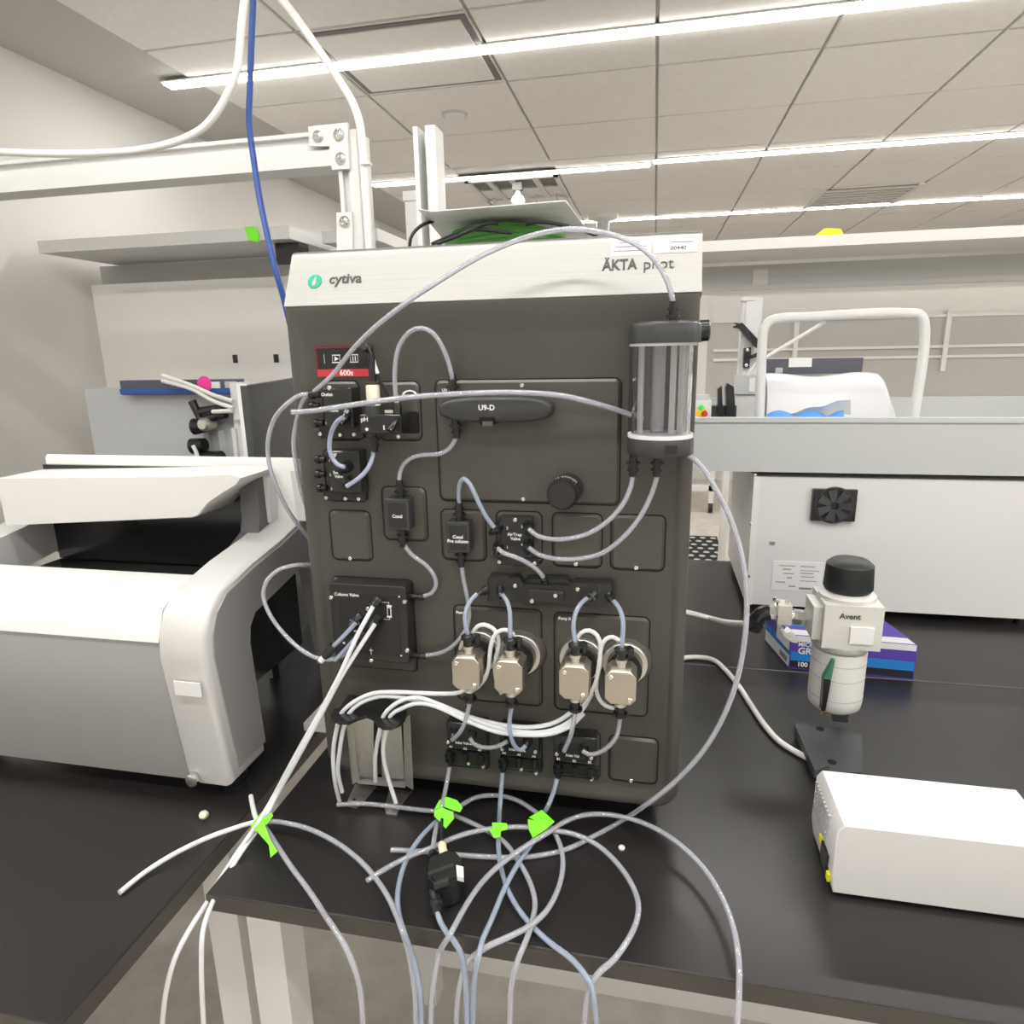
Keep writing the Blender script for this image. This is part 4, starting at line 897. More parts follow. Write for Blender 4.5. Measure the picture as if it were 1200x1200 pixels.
# ================================================================== OVERHEAD SHELVES
def shelf(x0, x1, y0, y1, z0, z1, label, posts=(), back=None):
    e = empty('overhead_shelf', ((x0 + x1) / 2, y0, FZ), label, 'shelf')
    MB().box((x0, y0, z0), (x1, y1, z1)).build('board', 'shelf', e)
    for x, y in posts: MB().box((x, y, FZ), (x + .05, y + .05, z0)).build('upright', 'frame_white', e)
    if back: MB().box((x0 + .02, y1 - .05, back[0]), (x1 - .02, y1 - .03, back[1])).build('back_beam', 'shelf_under', e)
    return e
shelf(-2.0, -.992, 1.33, 1.95, 1.058, 1.10, 'white overhead shelf with green tape flag, ending in a dark bracket', ((-1.9, 1.85),))
tag(MB().box((-1.09, 1.40, .985), (-1.00, 1.47, 1.057)).build('end_bracket', 'black'), 'dark square bracket under the end of the white overhead shelf', 'bracket')
shelf(-.945, -.735, 1.47, 2.0, 1.06, 1.10, 'narrow white shelf board seen behind the frame post', ((-.90, 1.9),))
ribbon('tape_flag', [[(286, 266, 1.325), (299, 265, 1.325), (304, 275, 1.325), (303, 283, 1.322), (291, 280, 1.322)], [(291, 280, 1.322), (303, 283, 1.322), (303, 284, 1.318), (293, 281.5, 1.318)]], 'green tape flag stuck on the edge of the white overhead shelf', group='bright green tape flags on the tubes')
shelf(.30, 2.6, 2.18, 2.60, 1.060, 1.102, 'long white overhead shelf with a yellow block on it', ((.30, 2.5), (2.5, 2.5)), (.93, 1.04))
b = MB(); b.prism([(p.x, p.z) for p in (P(955, 277, 2.25), P(967, 267.5, 2.25), P(985, 268, 2.25), P(990, 277, 2.25))], 2.36, 2.25); tag(b.build('yellow_block', 'tape_yellow'), 'bright yellow wedge lying on the long white shelf', 'block')
tag(MB().box((.655, 2.546, .95), (.72, 2.5499, 1.02)).build('socket_plate', 'shelf'), 'small grey socket plate under the long white shelf', 'socket')

# white panel behind the left bench
bp = empty('partition_panel', (-1.4, 1.62, FZ), 'white partition panel with two small dark holes', 'panel')
MB().box((-2.05, 1.60, FZ), (-.70, 1.64, .972)).build('board', 'wall', bp)
for q in ((276, 420.5), (324, 420)): MB().box(P(*q, 1.60) - Vector((.010, .004, .016)), P(*q, 1.60) + Vector((.010, 0.001, .016))).build('slot', 'black', bp)
tag(MB().box((-2.05, 1.66, .95), (-.72, 1.70, 1.05)).build('grey_rail', 'shelf_under'), 'grey rail above the white partition panel', 'rail')
# right partition
rp = empty('partition_panel', (1.4, 2.66, FZ), 'pale wall unit with rails behind the rocker tray', 'panel')
MB().box((.42, 2.62, .12), (2.6, 2.66, .93)).build('board', 'wall', rp)
MB().box((.34, 2.60, .12), (.47, 2.62, .93)).build('edge_column', 'wall', rp)
MB().box((.47, 2.60, .25), (2.6, 2.62, .79)).build('recess_board', 'wall_grey', rp)
MB().box((P(845, 600, 2.61).x, 2.605, FZ), (P(852.5, 600, 2.61).x, 2.655, .12)).build('upright', 'frame_white', rp)
MB().box((2.5, 2.605, FZ), (2.55, 2.655, .12)).build('upright', 'frame_white', rp)
for z in (.80, .665, .62):
    MB().box((.5, 2.585, z - .012), (2.6, 2.60, z)).build('rail', 'wall', rp)
for x in (.86, 1.5): MB().box((x, 2.58, .55), (x + .02, 2.60, .82)).build('bracket', 'wall', rp)

# ================================================================== LEFT BENCH THINGS
# silver arched instrument
SI = empty('arched_instrument', (-.62, .06, 0), 'silver grey arched bench instrument with a dark recess and latch', 'lab instrument')
prof = [(-.070, .030), (.012, .030), (.002, .230), (.008, .258), (.026, .277), (.222, .312), (.30, .26), (.34, .03), (.46, .03), (.43, .34), (.36, .41), (.227, .392), (.134, .371), (.04, .357), (-.045, .338), (-.075, .315), (-.090, .285), (-.094, .250)]
b = MB()
def sideloop(x, k): 
    cy, cz = .14, .25
    return [(x, y + (cy - y) * k, z + (cz - z) * k * .6) for y, z in prof]
b.loops([sideloop(-.47, 0), sideloop(-.408, 0), sideloop(-.402, .015), sideloop(-.398, .05)]); b.build('side_frame', 'silver_case', SI)
b = MB(); b.loops([sideloop(-.998, .05), sideloop(-.992, 0), sideloop(-.931, 0)]); b.build('side_frame', 'silver_case', SI)
b = MB(); ip = [(y, z) for y, z in prof]
b.loops([[(-.399, y + (.14 - y) * .08, z + (.25 - z) * .08) for y, z in prof], [(-.3965, y + (.14 - y) * .09, z + (.25 - z) * .09) for y, z in prof]]); b.build('side_cover', 'silver_dark', SI)
b = MB(); fp = [(-.065, .030), (-.01, .030), (-.03, .27), (-.085, .272), (-.092, .25)]
b.prismx(fp, -.93, -.471); fw = b.build('front_cover', 'silver_mid', SI)
b = MB(); fp2 = [(-.092, .274), (-.02, .274), (.03, .335), (-.035, .340), (-.075, .318)]
b.prismx(fp2, -.93, -.471); b.build('front_rail', 'white_case', SI)
MB().box((-.93, -.028, .10), (-.471, .29, .29)).build('recess_floor', 'black', SI)
# latch block in the recess, bent sheet
b = MB(); lp = [P(*q, .16) for q in ((281, 565), (309, 563), (309, 607), (291, 618), (271, 613), (278, 572))]
x0, x1 = P(278, 590, .15).x, P(299.5, 590, .15).x
b.prismx([(.02, .315), (.10, .352), (.150, .375), (.158, .40), (.162, .462), (.168, .474), (.185, .477), (.185, .29), (.02, .29)], x0, x1); b.build('latch', 'latch_grey', SI)
rh = [P(*q, .20) for q in ((-40, 548), (285, 549), (310, 552), (321, 557), (324, 610), (311, 607), (310, 563), (290, 561), (284, 555), (265, 554), (245, 565), (-40, 566))]
rh[0].x = rh[-1].x = -.93
b = MB(); b.prism([(p.x, p.z) for p in rh], .206, .18, .001); b.build('rear_cover', 'white_case', SI)
b = MB(); x0 = P(311, 590, .2).x; b.prism([(-.93, .292), (x0, .292), (x0, .480), (-.93, .480)], .2065, .198); b.build('recess_wall', 'black', SI)
b = MB(); b.prismx([(.207, .292), (.207, .492), (.212, .498), (.29, .478), (.30, .46), (.30, .292)], -.93, -.402); b.build('rear_housing', 'white_case', SI)
lc = [P(*q, .10) for q in ((-40, 560), (225, 558), (247, 556.5), (272, 556), (283, 560), (277, 568), (262, 577), (245, 589), (232, 604.5), (225, 607), (-40, 614))]
lc[0].x = lc[-1].x = -.93
b = MB(); b.prism([(p.x, p.z) for p in lc], .197, .10, .002); b.build('lid', 'white_case', SI)
b = MB(); b.prismx([(.19, .478), (.31, .455), (.40, .415), (.40, .40), (.30, .385), (.20, .385)], -.4015, -.385); b.build('hinge_cover', 'white_case', SI)
a = P(231, 808, -.093); 
MB().box((a.x - .035, -.0965, a.z - .010), (a.x + .008, -.0945, a.z + .012)).build('label', 'paper', fw)
MB().lathe(P(227, 913, -.076), (0, -1, .1), [(0, .010), (.006, .010), (.007, .007)], 16).build('button', 'chrome', SI)
for x, y in ((-.425, -.03), (-.96, -.03), (-.425, .38), (-.96, .38)): MB().lathe((x, y, 0), (0, 0, 1), [(0, .020), (.010, .022), (.010, .018), (.020, .022), (.022, .018), (.031, .018)], 16).build('foot', 'black', SI)
tag(MB().lathe(G(240, 955), (.4, -.7, .6), [(0, .006), (.010, .007), (.014, .004), (.020, .005)], 10).build('hose_barb', 'cream'), 'small cream hose barb under the silver instrument', 'fitting')
# black panel standing behind
b = MB(); pa, pb_ = Vector((-.55, .42, 0)), Vector((-.70, .86, 0)); nn = Vector((pb_.y - pa.y, pa.x - pb_.x, 0)).normalized() * .012
pa2 = G(290, 452, .62); pb2 = G(345, 443, .62); dd = (pb2 - pa2); dd.z = 0
q0 = Vector((pa2.x, pa2.y, 0)); q1 = q0 + dd * 1.25
nn = Vector((-dd.y, dd.x, 0)).normalized() * .014
bpn = empty('black_screen', q0, 'tall matt black panel standing behind the silver instrument', 'panel')
b.prismz([(p.x, p.y) for p in (q0, q1, q1 + nn, q0 + nn)], .0005, .62); b.build('board', 'stand_grey', bpn)
b = MB(); b.prismz([(p.x, p.y) for p in (q0 + nn * .1 + dd.normalized() * .001, q0 + dd * .01 + nn, q0 + dd * .01 + nn * 1.5, q0 + nn * 1.5)], .0005, .625); b.build('edge_post', 'frame_white', bpn)
# white booklet by the gap
tag(MB().box((-.394, .138, .0005), (-.30, .30, .016)).build('booklet', 'paper'), 'white booklet lying across the gap between the benches', 'booklet')
# background skid behind
SK = empty('background_skid', (-1.1, 1.05, 0), 'pale background instrument with blue header strip and black valves', 'lab instrument')
def SB(tl, br, yf, yb, name, m, parent=SK): 
    p, q = P(*tl, yf), P(*br, yf); return MB().box((p.x, yf, q.z), (q.x, yb, p.z)).build(name, m, parent)
x0 = P(100, 500, 1.0).x
p, q = P(284, 455, 1.0), P(296, 570, 1.0)
MB().box((x0, 1.02, 0.0005), (q.x, 1.30, p.z)).build('cabinet', 'frame_grey', SK)
SB((140, 446), (281, 462), .99, 1.02, 'header_strip', 'dark_screen'); SB((140, 456), (281, 461), .985, .99, 'header_line', 'blue_panel')
o = SB((246, 447.5), (257.5, 455), .983, .989, 'header_label', 'paper'); o = SB((263, 447), (277, 454.5), .983, .989, 'header_label', 'frame_grey')
MB().lathe(P(240, 450, .984), OUT, [(0, .024), (.003, .024)], 24).build('sticker_dot', 'pink', SK)
SB((284, 448), (291, 640), .98, 1.02, 'edge_post', 'frame_white'); SB((271, 463), (284, 492), .96, 1.02, 'hub_block', 'white_case')
SB((275, 502), (287, 640), .97, 1.02, 'edge_cover', 'white_case'); SB((256, 505), (272, 640), .99, 1.02, 'perforated_cover', 'bag')
SB((243, 502), (255, 640), 1.0, 1.02, 'column_cover', 'tray')
for a_, b_, r_ in (((225, 470), (236, 494), .013), ((236, 483), (263, 478), .016), ((243, 490), (265, 486), .014), ((228, 500), (240, 499), .026), ((226, 523), (240, 521), .026), ((236, 540), (260, 537), .030)):
    MB().ring([P(*a_, .97), P(*b_, .97)], [r_, r_ * .8], 12).build('valve_body', 'black', SK)
MB().lathe(P(241, 497, .96), OUT, [(-.03, .02), (.01, .022), (.02, .014)], 14).build('valve_nut', 'steel', SK)
for pts in ([(190, 440), (225, 452), (250, 463), (273, 470)], [(190, 446), (225, 456), (250, 470), (273, 478)], [(249, 482.5), (272, 481.5)]):
    MB().ring(smooth_path([P(*q, .95) for q in pts]), .0065, 8).build('hose', 'hose_white', SK)
MB().ring(smooth_path([P(226, 522, .93), P(230, 530, .93), P(232, 541, .93), P(229, 552, .93)]), .006, 8).build('hose', 'hose_white', SK)

# ================================================================== RIGHT SIDE THINGS
# rocker base and tray
RB = empty('rocker_unit', (.75, 1.05, 0), 'white rocker base box with rating label and round fan', 'lab instrument')
bz0, bz1 = .022, .36
MB().box((.472, .862, bz0), (1.16, 1.30, bz1)).build('case', 'white_case', RB)
MB().box((.472, .858, bz0), (.487, .862, bz1)).build('edge_flange', 'white', RB)
for x, y in ((.50, .89), (1.12, .89), (.50, 1.26), (1.12, 1.26)): MB().lathe((x, y, 0), (0, 0, 1), [(0, .014), (.023, .012)], 12).build('foot', 'black', RB)
def onf(px, py): return P(px, py, .862)
for q in ((884.5, 557), (880.5, 614), (908, 702)): screw(onf(*q), RB, .005)
for q in ((876, 675), (905, 636)): MB().box(onf(*q) - Vector((.006, .004, .003)), onf(*q) + Vector((.006, 0, .003))).build('slot', 'letter_grey', RB)
p, q = onf(906, 657), onf(962, 693.5)
lb = MB().box((p.x, .8605, q.z), (q.x, .862, p.z)).build('rating_label', 'paper', RB)
for x0, x1, y in ((913, 932, 662), (917, 927, 666), (918, 930, 671), (922, 928, 676), (909, 920, 681), (924, 932, 686), (938, 955, 663), (938, 960, 668), (938, 953, 671), (938, 954, 675), (937, 957, 680), (936, 951, 688)):
    a, c = onf(x0, y), onf(x1, y + (3 if y == 688 else 1.6)); MB().box((a.x, .8600, c.z), (c.x, .8606, a.z)).build('print_line', 'letter_grey', lb)
p, q = onf(952, 572), onf(1000, 610)
MB().box((p.x, .850, q.z), (q.x, .862, p.z)).build('fan_frame', 'black', RB)
cx, cz = (p.x + q.x) / 2, (p.z + q.z) / 2; rr = (q.x - p.x) * .46
fr = MB().lathe((cx, .851, cz), OUT, [(0, rr), (.003, rr * .98), (.003, rr * .9), (-.004, rr * .88)], 32).build('fan_ring', 'grey_black', RB)
for k in range(7):
    t = 2 * math.pi * k / 7; d = Vector((math.cos(t), 0, math.sin(t))); n = Vector((-d.z, 0, d.x)); c = Vector((cx, .847, cz))
    MB().loops([[c + d * rr * .2 - n * .006, c + d * rr * .85 - n * .012, c + d * rr * .85 + n * .010, c + d * rr * .2 + n * .006], [c + d * rr * .2 - n * .006 - Vector((0, .002, 0)), c + d * rr * .85 - n * .012 - Vector((0, .002, 0)), c + d * rr * .85 + n * .010 - Vector((0, .004, 0)), c + d * rr * .2 + n * .006 - Vector((0, .004, 0))]]).build('fan_blade', 'stand_grey', RB)
RT_ = empty('rocker_tray', (.8, 1.1, .36), 'wide grey rocking tray on top of the white base', 'tray')
ty = .85; tz0, tz1 = P(890, 553, ty).z, P(890, 490, ty).z
MB().box((.30, ty, tz0), (1.45, ty + .012, tz1)).build('front_wall', 'tray', RT_)
MB().box((.30, ty - .004, tz1 - .010), (1.45, ty + .02, tz1 + .001)).build('front_lip', 'tray', RT_)
MB().box((.30, ty + .012, tz0), (1.45, 1.55, tz0 + .03)).build('tray_floor', 'tray', RT_)
MB().box((.30, ty + .012, tz0 + .03), (.312, 1.55, tz1)).build('side_wall', 'tray', RT_); MB().box((1.438, ty + .012, tz0 + .03), (1.45, 1.55, tz1)).build('side_wall', 'tray', RT_)
MB().box((.312, 1.538, tz0 + .03), (1.438, 1.55, tz1)).build('back_wall', 'tray', RT_)
zf = tz0 + .0305
# emergency stop box
ES = empty('control_box', (.38, 1.0, zf), 'small white control box with green button and red stop knob', 'control box')
def YB(tl, br, yf, yb, name, m, par, zlow=None):
    p, q = P(*tl, yf), P(*br, yf); z = q.z if zlow is None else zlow
    return MB().box((p.x, yf, z), (q.x, yb, p.z)).build(name, m, par)
YB((800, 470), (833, 489), 1.0, 1.07, 'case', 'white_case', ES, zf); YB((800, 463), (831, 470), 1.02, 1.05, 'case_top', 'frame_grey', ES)
MB().lathe(P(822, 477.5, .999), OUT, [(0, .009), (.004, .009), (.005, .006)], 4).build('green_button', 'green_button', ES)
MB().lathe(P(822, 484, .999), OUT, [(0, .014), (.003, .014)], 18).build('stop_collar', 'yellow', ES)
MB().lathe(P(825.5, 484.5, .996), OUT, [(0, .006), (.008, .0085), (.012, .007)], 16).build('stop_knob', 'red', ES)
# black rack
BR = empty('black_rack', (.47, 1.1, zf), 'black two pronged rack beside the stop box', 'rack')
b = MB(); a = [P(*q, 1.10) for q in ((841, 500), (841, 456), (846, 452), (848, 500))]; b.prism([(p.x, max(p.z, zf) if i in (0, 3) else p.z) for i, p in enumerate(a)], 1.14, 1.10); b.build('prong', 'black', BR)
b = MB(); a = [P(*q, 1.10) for q in ((852, 500), (850, 455), (852, 449), (860, 453), (863, 500))]; b.prism([(p.x, p.z) for p in a], 1.14, 1.10); b.build('prong', 'black', BR)
YB((834, 476), (862, 500), 1.12, 1.16, 'block', 'stand_grey', BR, zf)
# lifting column with grey head and clamp
LC = empty('lifting_column', (.56, 1.2, zf), 'white lifting column with grey motor box and black clamp', 'column')
YB((862, 463), (886, 500), 1.2, 1.28, 'base', 'white_case', LC, zf); YB((871, 349), (884, 500), 1.22, 1.27, 'column', 'frame_white', LC, zf)
YB((875, 353), (881, 440), 1.214, 1.221, 'groove_cover', 'white_case', LC); YB((870.5, 348), (884.5, 352), 1.212, 1.272, 'column_cap', 'white_case', LC)
YB((861, 440), (887, 462), 1.19, 1.25, 'motor_box', 'tray', LC); YB((878.5, 443), (884, 459), 1.187, 1.19, 'motor_label', 'paper', LC)
b = MB(); a = [P(*q, 1.19) for q in ((872, 408), (880, 407), (880, 417), (888, 413), (888, 418), (879, 421), (878, 432), (871, 431))]; b.prism([(p.x, p.z) for p in a], 1.212, 1.19, .001); ck = b.build('clamp_bracket', 'black', LC)
b = MB(); a = [P(*q, 1.18) for q in ((860, 378), (867, 379), (870, 378), (888, 397), (888, 408), (884, 406), (871, 391), (866, 385), (860, 384), (860, 382), (864, 381.5))]; b.prism([(p.x, p.z) for p in a], 1.21, 1.18, .001); b.build('clamp_arm', 'black', LC)
for q in ((876, 410), (874.5, 428)): screw(P(*q, 1.19), ck, .005)
# tubular frame with stay
TF = empty('tube_rail', (.9, 1.1, zf), 'white bent tube rail with diagonal stay over the tray', 'rail')
pts = [P(889, 520, 1.08), P(892, 440, 1.08), P(893.5, 400, 1.08), P(896, 384, 1.08), P(903, 376, 1.08), P(914, 373, 1.08), P(945, 371.5, 1.08), P(1060, 367, 1.08)]
pts[0].z = zf + .012
end = P(1080, 371, 1.08); pts += [end, Vector((end.x + .01, 1.08, zf + .012))]
MB().ring(smooth_path(pts), .0125, 12).build('bent_tube', 'frame_white', TF)
MB().ring([P(897, 419, 1.09), P(967, 377, 1.09)], .0045, 8).build('stay', 'frame_white', TF); MB().ring([P(876, 440, 1.09), P(888, 424, 1.09)], .0045, 8).build('stay', 'frame_white', TF)
# dark bar, clear bag and blue sheet on the tray
DB = empty('dark_monitor', (.95, 1.40, zf), 'dark blue grey monitor bar with white tag behind the bag', 'monitor')
YB((893, 421), (1010, 437.5), 1.40, 1.43, 'screen_bar', 'dark_screen', DB); YB((925, 420), (951, 430), 1.392, 1.40, 'white_tag', 'paper', DB); YB((909, 431), (917, 437), 1.392, 1.40, 'small_tag', 'frame_grey', DB)
YB((930, 437), (960, 500), 1.41, 1.425, 'stand', 'frame_grey', DB, zf)
b = MB()
def gridsurf(b, fn, nu, nv, smooth=True):
    n = len(b.v)
    for i in range(nu):
        for j in range(nv): b.v.append(fn(i / (nu - 1), j / (nv - 1)))
    for i in range(nu - 1):
        for j in range(nv - 1): b.face([n + i * nv + j, n + (i + 1) * nv + j, n + (i + 1) * nv + j + 1, n + i * nv + j + 1], smooth)
xl, xr = P(894, 470, 1.25).x, P(1040, 470, 1.25).x; ztop_ = P(930, 437, 1.25).z
def bagf(u, v):
    x = xl + (xr - xl) * u; t = v * math.pi
    h = (ztop_ - zf) * (math.sin(t) ** .22 if 0 < v < 1 else 0) * (.97 + .03 * math.sin(u * 9 + 1) * math.sin(t)) * (1 if u < .92 else 1 - (u - .92) * 5)
    return Vector((x, 1.16 + .20 * v, zf + h))
gridsurf(b, bagf, 30, 18); tag(b.build('rocker_bag', 'bag'), 'large white plastic bag filling the rocker tray', 'bag')
b = MB()
def bluef(u, v):
    p = P(899 + 90 * u, 488 + 5 * v - 7 * abs(math.sin(u * 7.5 + .4)) * (1 - .5 * v), 1.02 + .08 * (1 - v))
    return p
gridsurf(b, bluef, 40, 6); gridsurf(b, lambda u, v: bluef(u, v) + Vector((0, .003, -.003)), 40, 6); tag(b.build('blue_wrap', 'blue_sheet'), 'crumpled bright blue wrap along the tray front', 'wrap')
b = MB(); gridsurf(b, lambda u, v: P(922 + 75 * u, 485 - 18 * u + (4 + 14 * u) * v + 1.2 * math.sin(u * 14), 1.10 + .03 * v), 24, 5); gridsurf(b, lambda u, v: P(922 + 75 * u, 485 - 18 * u + (4 + 14 * u) * v + 1.2 * math.sin(u * 14), 1.104 + .03 * v), 24, 5)
tag(b.build('white_wrap', 'paper'), 'white paper wrap sloping up behind the blue wrap', 'wrap')

# glove carton
g0 = Vector((.5225, .545, 0)); dr = Vector((.03, -.0, 0)).normalized(); 
ax = Vector((1, -.05, 0)).normalized(); ay = Vector((-.20, 1, 0)).normalized()
GC = empty('glove_carton', g0, 'purple and blue printed carton of gloves with an open top', 'carton')
def carton(u0, u1, v0, v1, z0, z1, name, m, par=GC):
    b = MB(); b.loops([[g0 + ax * u + ay * v + Vector((0, 0, z)) for u, v in ((u0, v0), (u1, v0), (u1, v1), (u0, v1))] for z in (z0, z1)]); return b.build(name, m, par)
GH = .078
carton(0, .24, 0, .14, .0005, GH, 'carton_body', 'box_purple')
carton(-.0008, 0, .002, .138, .004, .030, 'side_panel', 'box_white'); carton(-.0008, 0, .002, .138, .030, .046, 'side_band', 'box_blue')
carton(-.0012, -.0005, .004, .075, .040, GH - .002, 'side_panel', 'box_white'); carton(-.0014, -.001, .01, .05, .010, .022, 'side_print', 'letter_grey')
carton(.002, .238, -.0008, 0, .004, .020, 'front_band', 'box_black'); carton(.002, .238, -.0008, 0, .020, .040, 'front_band', 'box_blue')
carton(.002, .238, -.0008, 0, GH - .014, GH - .001, 'front_panel', 'box_white')
carton(.004, .236, .002, .03, GH, GH + .0008, 'top_panel', 'box_white'); carton(.07, .17, .05, .10, GH, GH + .001, 'top_opening', 'box_black')
carton(.004, .050, .05, .135, GH, GH + .0007, 'top_panel', 'box_blue')
rz = math.atan2(ax.y, ax.x)
fpnt = lambda u, z: g0 + ax * u - ay * .0012 + Vector((0, 0, z))
text('MICRO', .013, fpnt(.035, .058), 'letter_white', GC, .0003, rotz=rz); text('GRIP', .020, fpnt(.036, .043), 'letter_white', GC, .0004, rotz=rz); text('100', .014, fpnt(.026, .012), 'letter_white', GC, .0005, rotz=rz)

# filter regulator on stand
FR_ = empty('filter_regulator', (.545, .27, 0), 'pale air filter regulator with black knob on a dark stand', 'regulator')
rx = .541; ry = .27
def rz_(py): return P(965, py, .24).z
MB().lathe((rx, ry, rz_(835)), (0, 0, 1), [(0, .034), (.006, .041), (.020, .043), (rz_(765) - rz_(835), .043)], 28, True).build('bowl', 'bowl', FR_)
for py in (778, 795, 818): MB().lathe((rx, ry, rz_(py)), (0, 0, 1), [(-.0008, .0434), (.0008, .0434)], 28).build('bowl_line', 'frame_grey', FR_)
b = MB(); 
x_ = P(969, 790, .226).x
b.prism([(x_ - .003, rz_(828)), (x_ + .003, rz_(828)), (x_ + .007, rz_(792)), (x_ - .004, rz_(792))], .24, .2245); b.build('sight_slot', 'black', FR_)
b = MB(); b.prism([(x_ - .004, rz_(791)), (x_ + .007, rz_(791)), (x_ + .010, rz_(768)), (x_ + .006, rz_(768))], .24, .2245); b.build('sight_glass', 'sight_green', FR_)
MB().lathe((rx - .012, ry, rz_(835)), (0, 0, -1), [(0, .007), (.006, .007), (.006, .006), (.010, .006), (.010, .008), (.018, .008)], 12).build('drain_cock', 'brass', FR_)
MB().box((rx - .040, ry - .045, rz_(755)), (rx + .048, ry + .045, rz_(705))).build('head_block', 'cast', FR_)
MB().box((rx - .053, ry - .030, rz_(750)), (rx - .040, ry + .030, rz_(712))).build('side_port', 'cast', FR_)
b = MB(); b.lathe((rx, ry, rz_(755)), (0, 0, -1), [(0, .046), (.008, .046), (.012, .043)], 28); b.build('collar', 'cast', FR_)
b = MB(); b.lathe((rx + .003, ry, rz_(706)), (0, 0, 1), [(0, .044), (.008, .044), (.014, .034), (.018, .034)], 28); b.build('neck', 'cast', FR_)
kn = MB().lathe((rx + .003, ry, rz_(697)), (0, 0, 1), [(0, .034), (.006, .038), (.045, .036), (.052, .028)], 28, True).build('knob', 'knob_black', FR_)
text('Avent', .013, Vector((rx - .002, ry - .0456, rz_(717))), 'letter_dark', FR_, .0003)
MB().box((rx + .0, ry - .049, rz_(747)), (rx + .035, ry - .045, rz_(728))).build('gauge_plate', 'paper', FR_)
# stand: back post with feet
b = MB(); b.prismz(gpoly([(931, 852), (948, 850), (1010, 860), (1010, 905), (962, 906), (953, 903)], .012), .0005, .012); b.build('stand_base', 'stand_grey', FR_)
b = MB(); b.prismz(gpoly([(931, 848), (948, 848), (972, 897), (955, 903)], .026), .012, .026); b.build('stand_rib', 'stand_grey', FR_)
MB().box((rx + .015, ry + .046, .012), (rx + .04, ry + .058, rz_(712))).build('stand_post', 'stand_grey', FR_)
for q in ((961, 854), (975, 893)): MB().lathe(G(*q, .0122), (0, 0, 1), [(0, .007), (.0006, .007)], 14).build('fixing_hole', 'gap', FR_)
# shut-off valve on the regulator inlet
SV = empty('shutoff_valve', P(925, 722, .30), 'steel shut-off valve with paddle handle feeding the regulator', 'valve')
vy = .29
def V(px, py): return P(px, py, vy)
MB().ring([V(902, 718), V(946, 724)], .010, 14).build('pipe', 'chrome', SV)
a, c = V(911, 706), V(925, 729); MB().box((a.x, vy - .016, c.z), (c.x, vy + .016, a.z)).build('valve_body', 'steel', SV)
for q in ((911, 708), (922, 708)): MB().lathe(V(*q), (0, -.3, 1), [(-.002, .004), (.006, .004)], 8).build('cap_bolt', 'chrome', SV)
MB().lathe(V(903, 717), (1, 0, -.1), [(-.004, .013), (.010, .013), (.010, .011), (.014, .011)], 6).build('hex_nut', 'chrome', SV)
MB().lathe(V(929, 722), (1, 0, -.1), [(0, .0135), (.018, .0135)], 6).build('hex_nut', 'chrome', SV)
b = MB(); hp = [V(*q) for q in ((912, 731), (917, 729), (926, 734), (931, 741), (930, 745), (924, 744), (914, 737))]; b.prism([(p.x, p.z) for p in hp], vy - .024, vy - .032, .001); b.build('handle', 'cast', SV)
MB().lathe(P(922, 737.5, vy - .032), OUT, [(0, .0055), (.004, .005)], 12).build('handle_screw', 'chrome', SV)
MB().ring(smooth_path([V(901, 717), V(892, 720), V(886, 728), V(882, 738)]), [.014, .014, .014, .013] if False else .0135, 12).build('elbow', 'black', SV)
MB().ring([V(886, 726), V(880, 733)], .018, 6).build('elbow_nut', 'black', SV)
# white cables on the bench
tag(MB().ring(smooth_path([P(770, 716, .62), P(800, 717, .60), G(830, 724, .06), P(855, 730, .45), P(870, 731, .40), P(881, 733, .30)]), .0062, 10).build('air_hose', 'hose_white'), 'white air hose running into the black elbow of the valve', 'hose')
tag(MB().ring(smooth_path([G(760, 782, .006), G(790, 773, .006), G(815, 770, .006), G(835, 773, .006), G(850, 785, .006), G(865, 803, .006), G(880, 826, .006), G(897, 851, .006), G(915, 870, .006), G(942, 886, .006), G(960, 893, .004)]), .0052, 10).build('white_cable', 'hose_white'), 'white cable snaking over the bench to the regulator stand', 'cable')
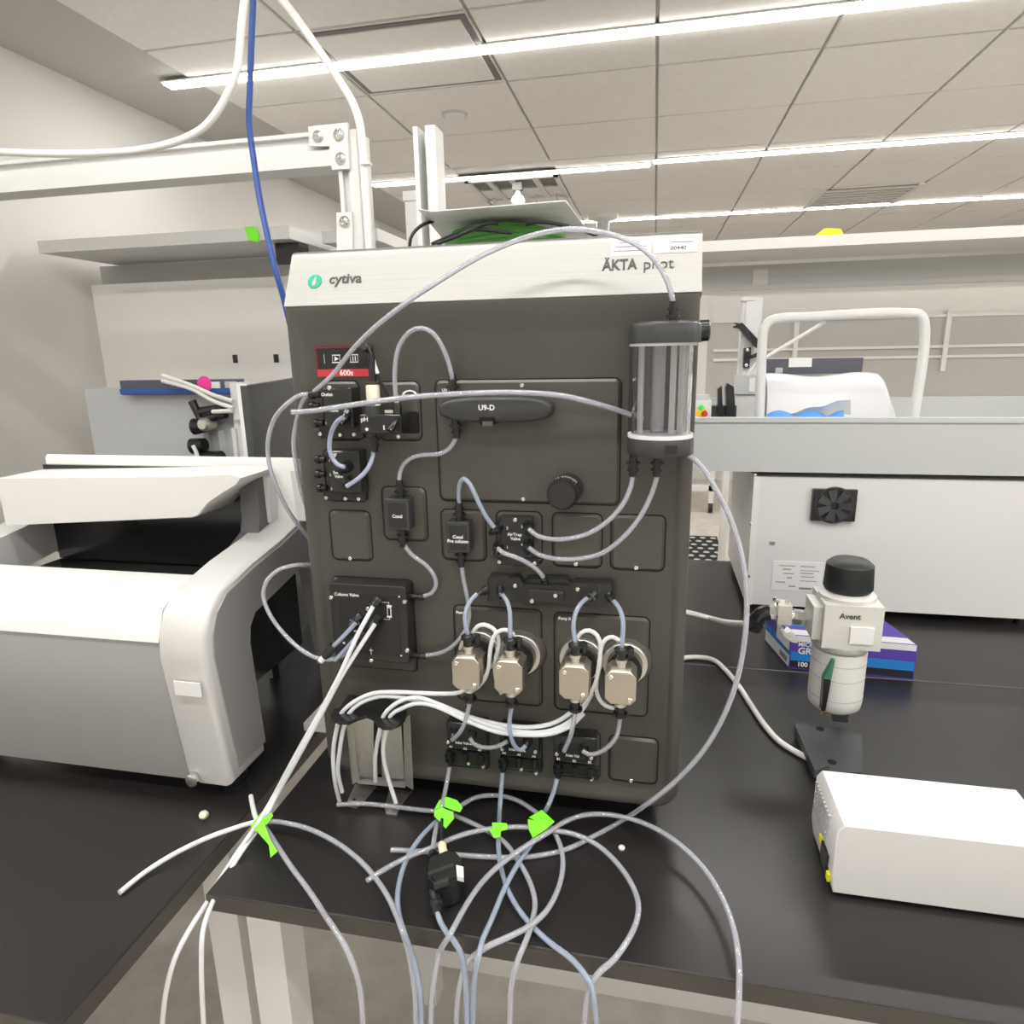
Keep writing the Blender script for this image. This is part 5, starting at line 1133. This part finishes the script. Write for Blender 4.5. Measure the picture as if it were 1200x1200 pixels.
# power supply / pump unit at the bench front
PU = empty('pump_unit', (.56, -.04, 0), 'white pump unit with slotted side grille and yellow marked power inlet', 'lab instrument')
c0_ = Vector((.4575, -.095, 0)); ux = Vector((1, .0, 0)); uy = Vector((0, 1, 0))
b = MB(); b.prism([(.4595, .006), (.4560, .03), (.4575, .095), (.4640, .104), (.70, .104), (.70, .006)], .018, -.094, .0015); b.build('case', 'white_case', PU)
for i in range(9):
    for j in range(3):
        y, z = .008 - i * .0085, .092 - j * .016
        MB().box((.4545, y - .0022, z - .012), (.4580, y + .0022, z)).build('grille_slot', 'frame_grey', PU)
MB().box((.4530, -.076, .018), (.4570, -.048, .044)).build('power_inlet', 'black', PU)
for y, z in ((-.040, .040), (-.083, .020)): MB().box((.4532, y - .004, z - .005), (.4572, y + .004, z + .005)).build('warning_mark', 'tape_yellow', PU)
for x, y in ((.48, -.075), (.48, 0), (.67, -.075), (.67, 0)): MB().lathe((x, y, 0), (0, 0, 1), [(0, .008), (.007, .008)], 10).build('foot', 'black', PU)

# ================================================================== FAR FLOOR
p0, p1 = G(806, 629, FZ), G(850, 662, FZ)
FM = empty('floor_mat', (.5, 4.5, FZ), 'black perforated floor mat beyond the benches', 'mat')
MB().box((-.3, p1.y - .1, FZ + .0005), (.79, p0.y, FZ + .012)).build('mat_sheet', 'mat_black', FM)
b = MB()
for i in range(12):
    for j in range(8):
        x, y = -.22 + i * .085 + (j % 2) * .04, p1.y - .04 + j * .105
        b.lathe((x, y, FZ + .012), (0, 0, 1), [(0, .026), (.002, .024)], 8)
o = b.build('mat_dimples', 'frame_grey', FM); o['kind'] = 'stuff'
CT = empty('lab_cart', (.6, 5.9, FZ), 'white cart frame on black castors in the background', 'cart')
for x in (.25, .78):
    MB().box((x, 5.8, FZ + .1), (x + .05, 5.85, .05)).build('upright', 'frame_white', CT)
    MB().lathe((x + .025, 5.825, FZ + .05), (1, 0, 0), [(-.02, .05), (.02, .05)], 16).build('castor', 'black', CT)
MB().box((.25, 5.8, FZ + .22), (.83, 5.86, FZ + .28)).build('crossbar', 'frame_white', CT); MB().box((.2, 5.7, .05), (1.4, 6.2, .10)).build('cart_top', 'frame_white', CT)
MB().ring([(.30, 5.79, FZ + .28), (.78, 5.79, -.1)], .015, 8).build('brace', 'frame_white', CT)
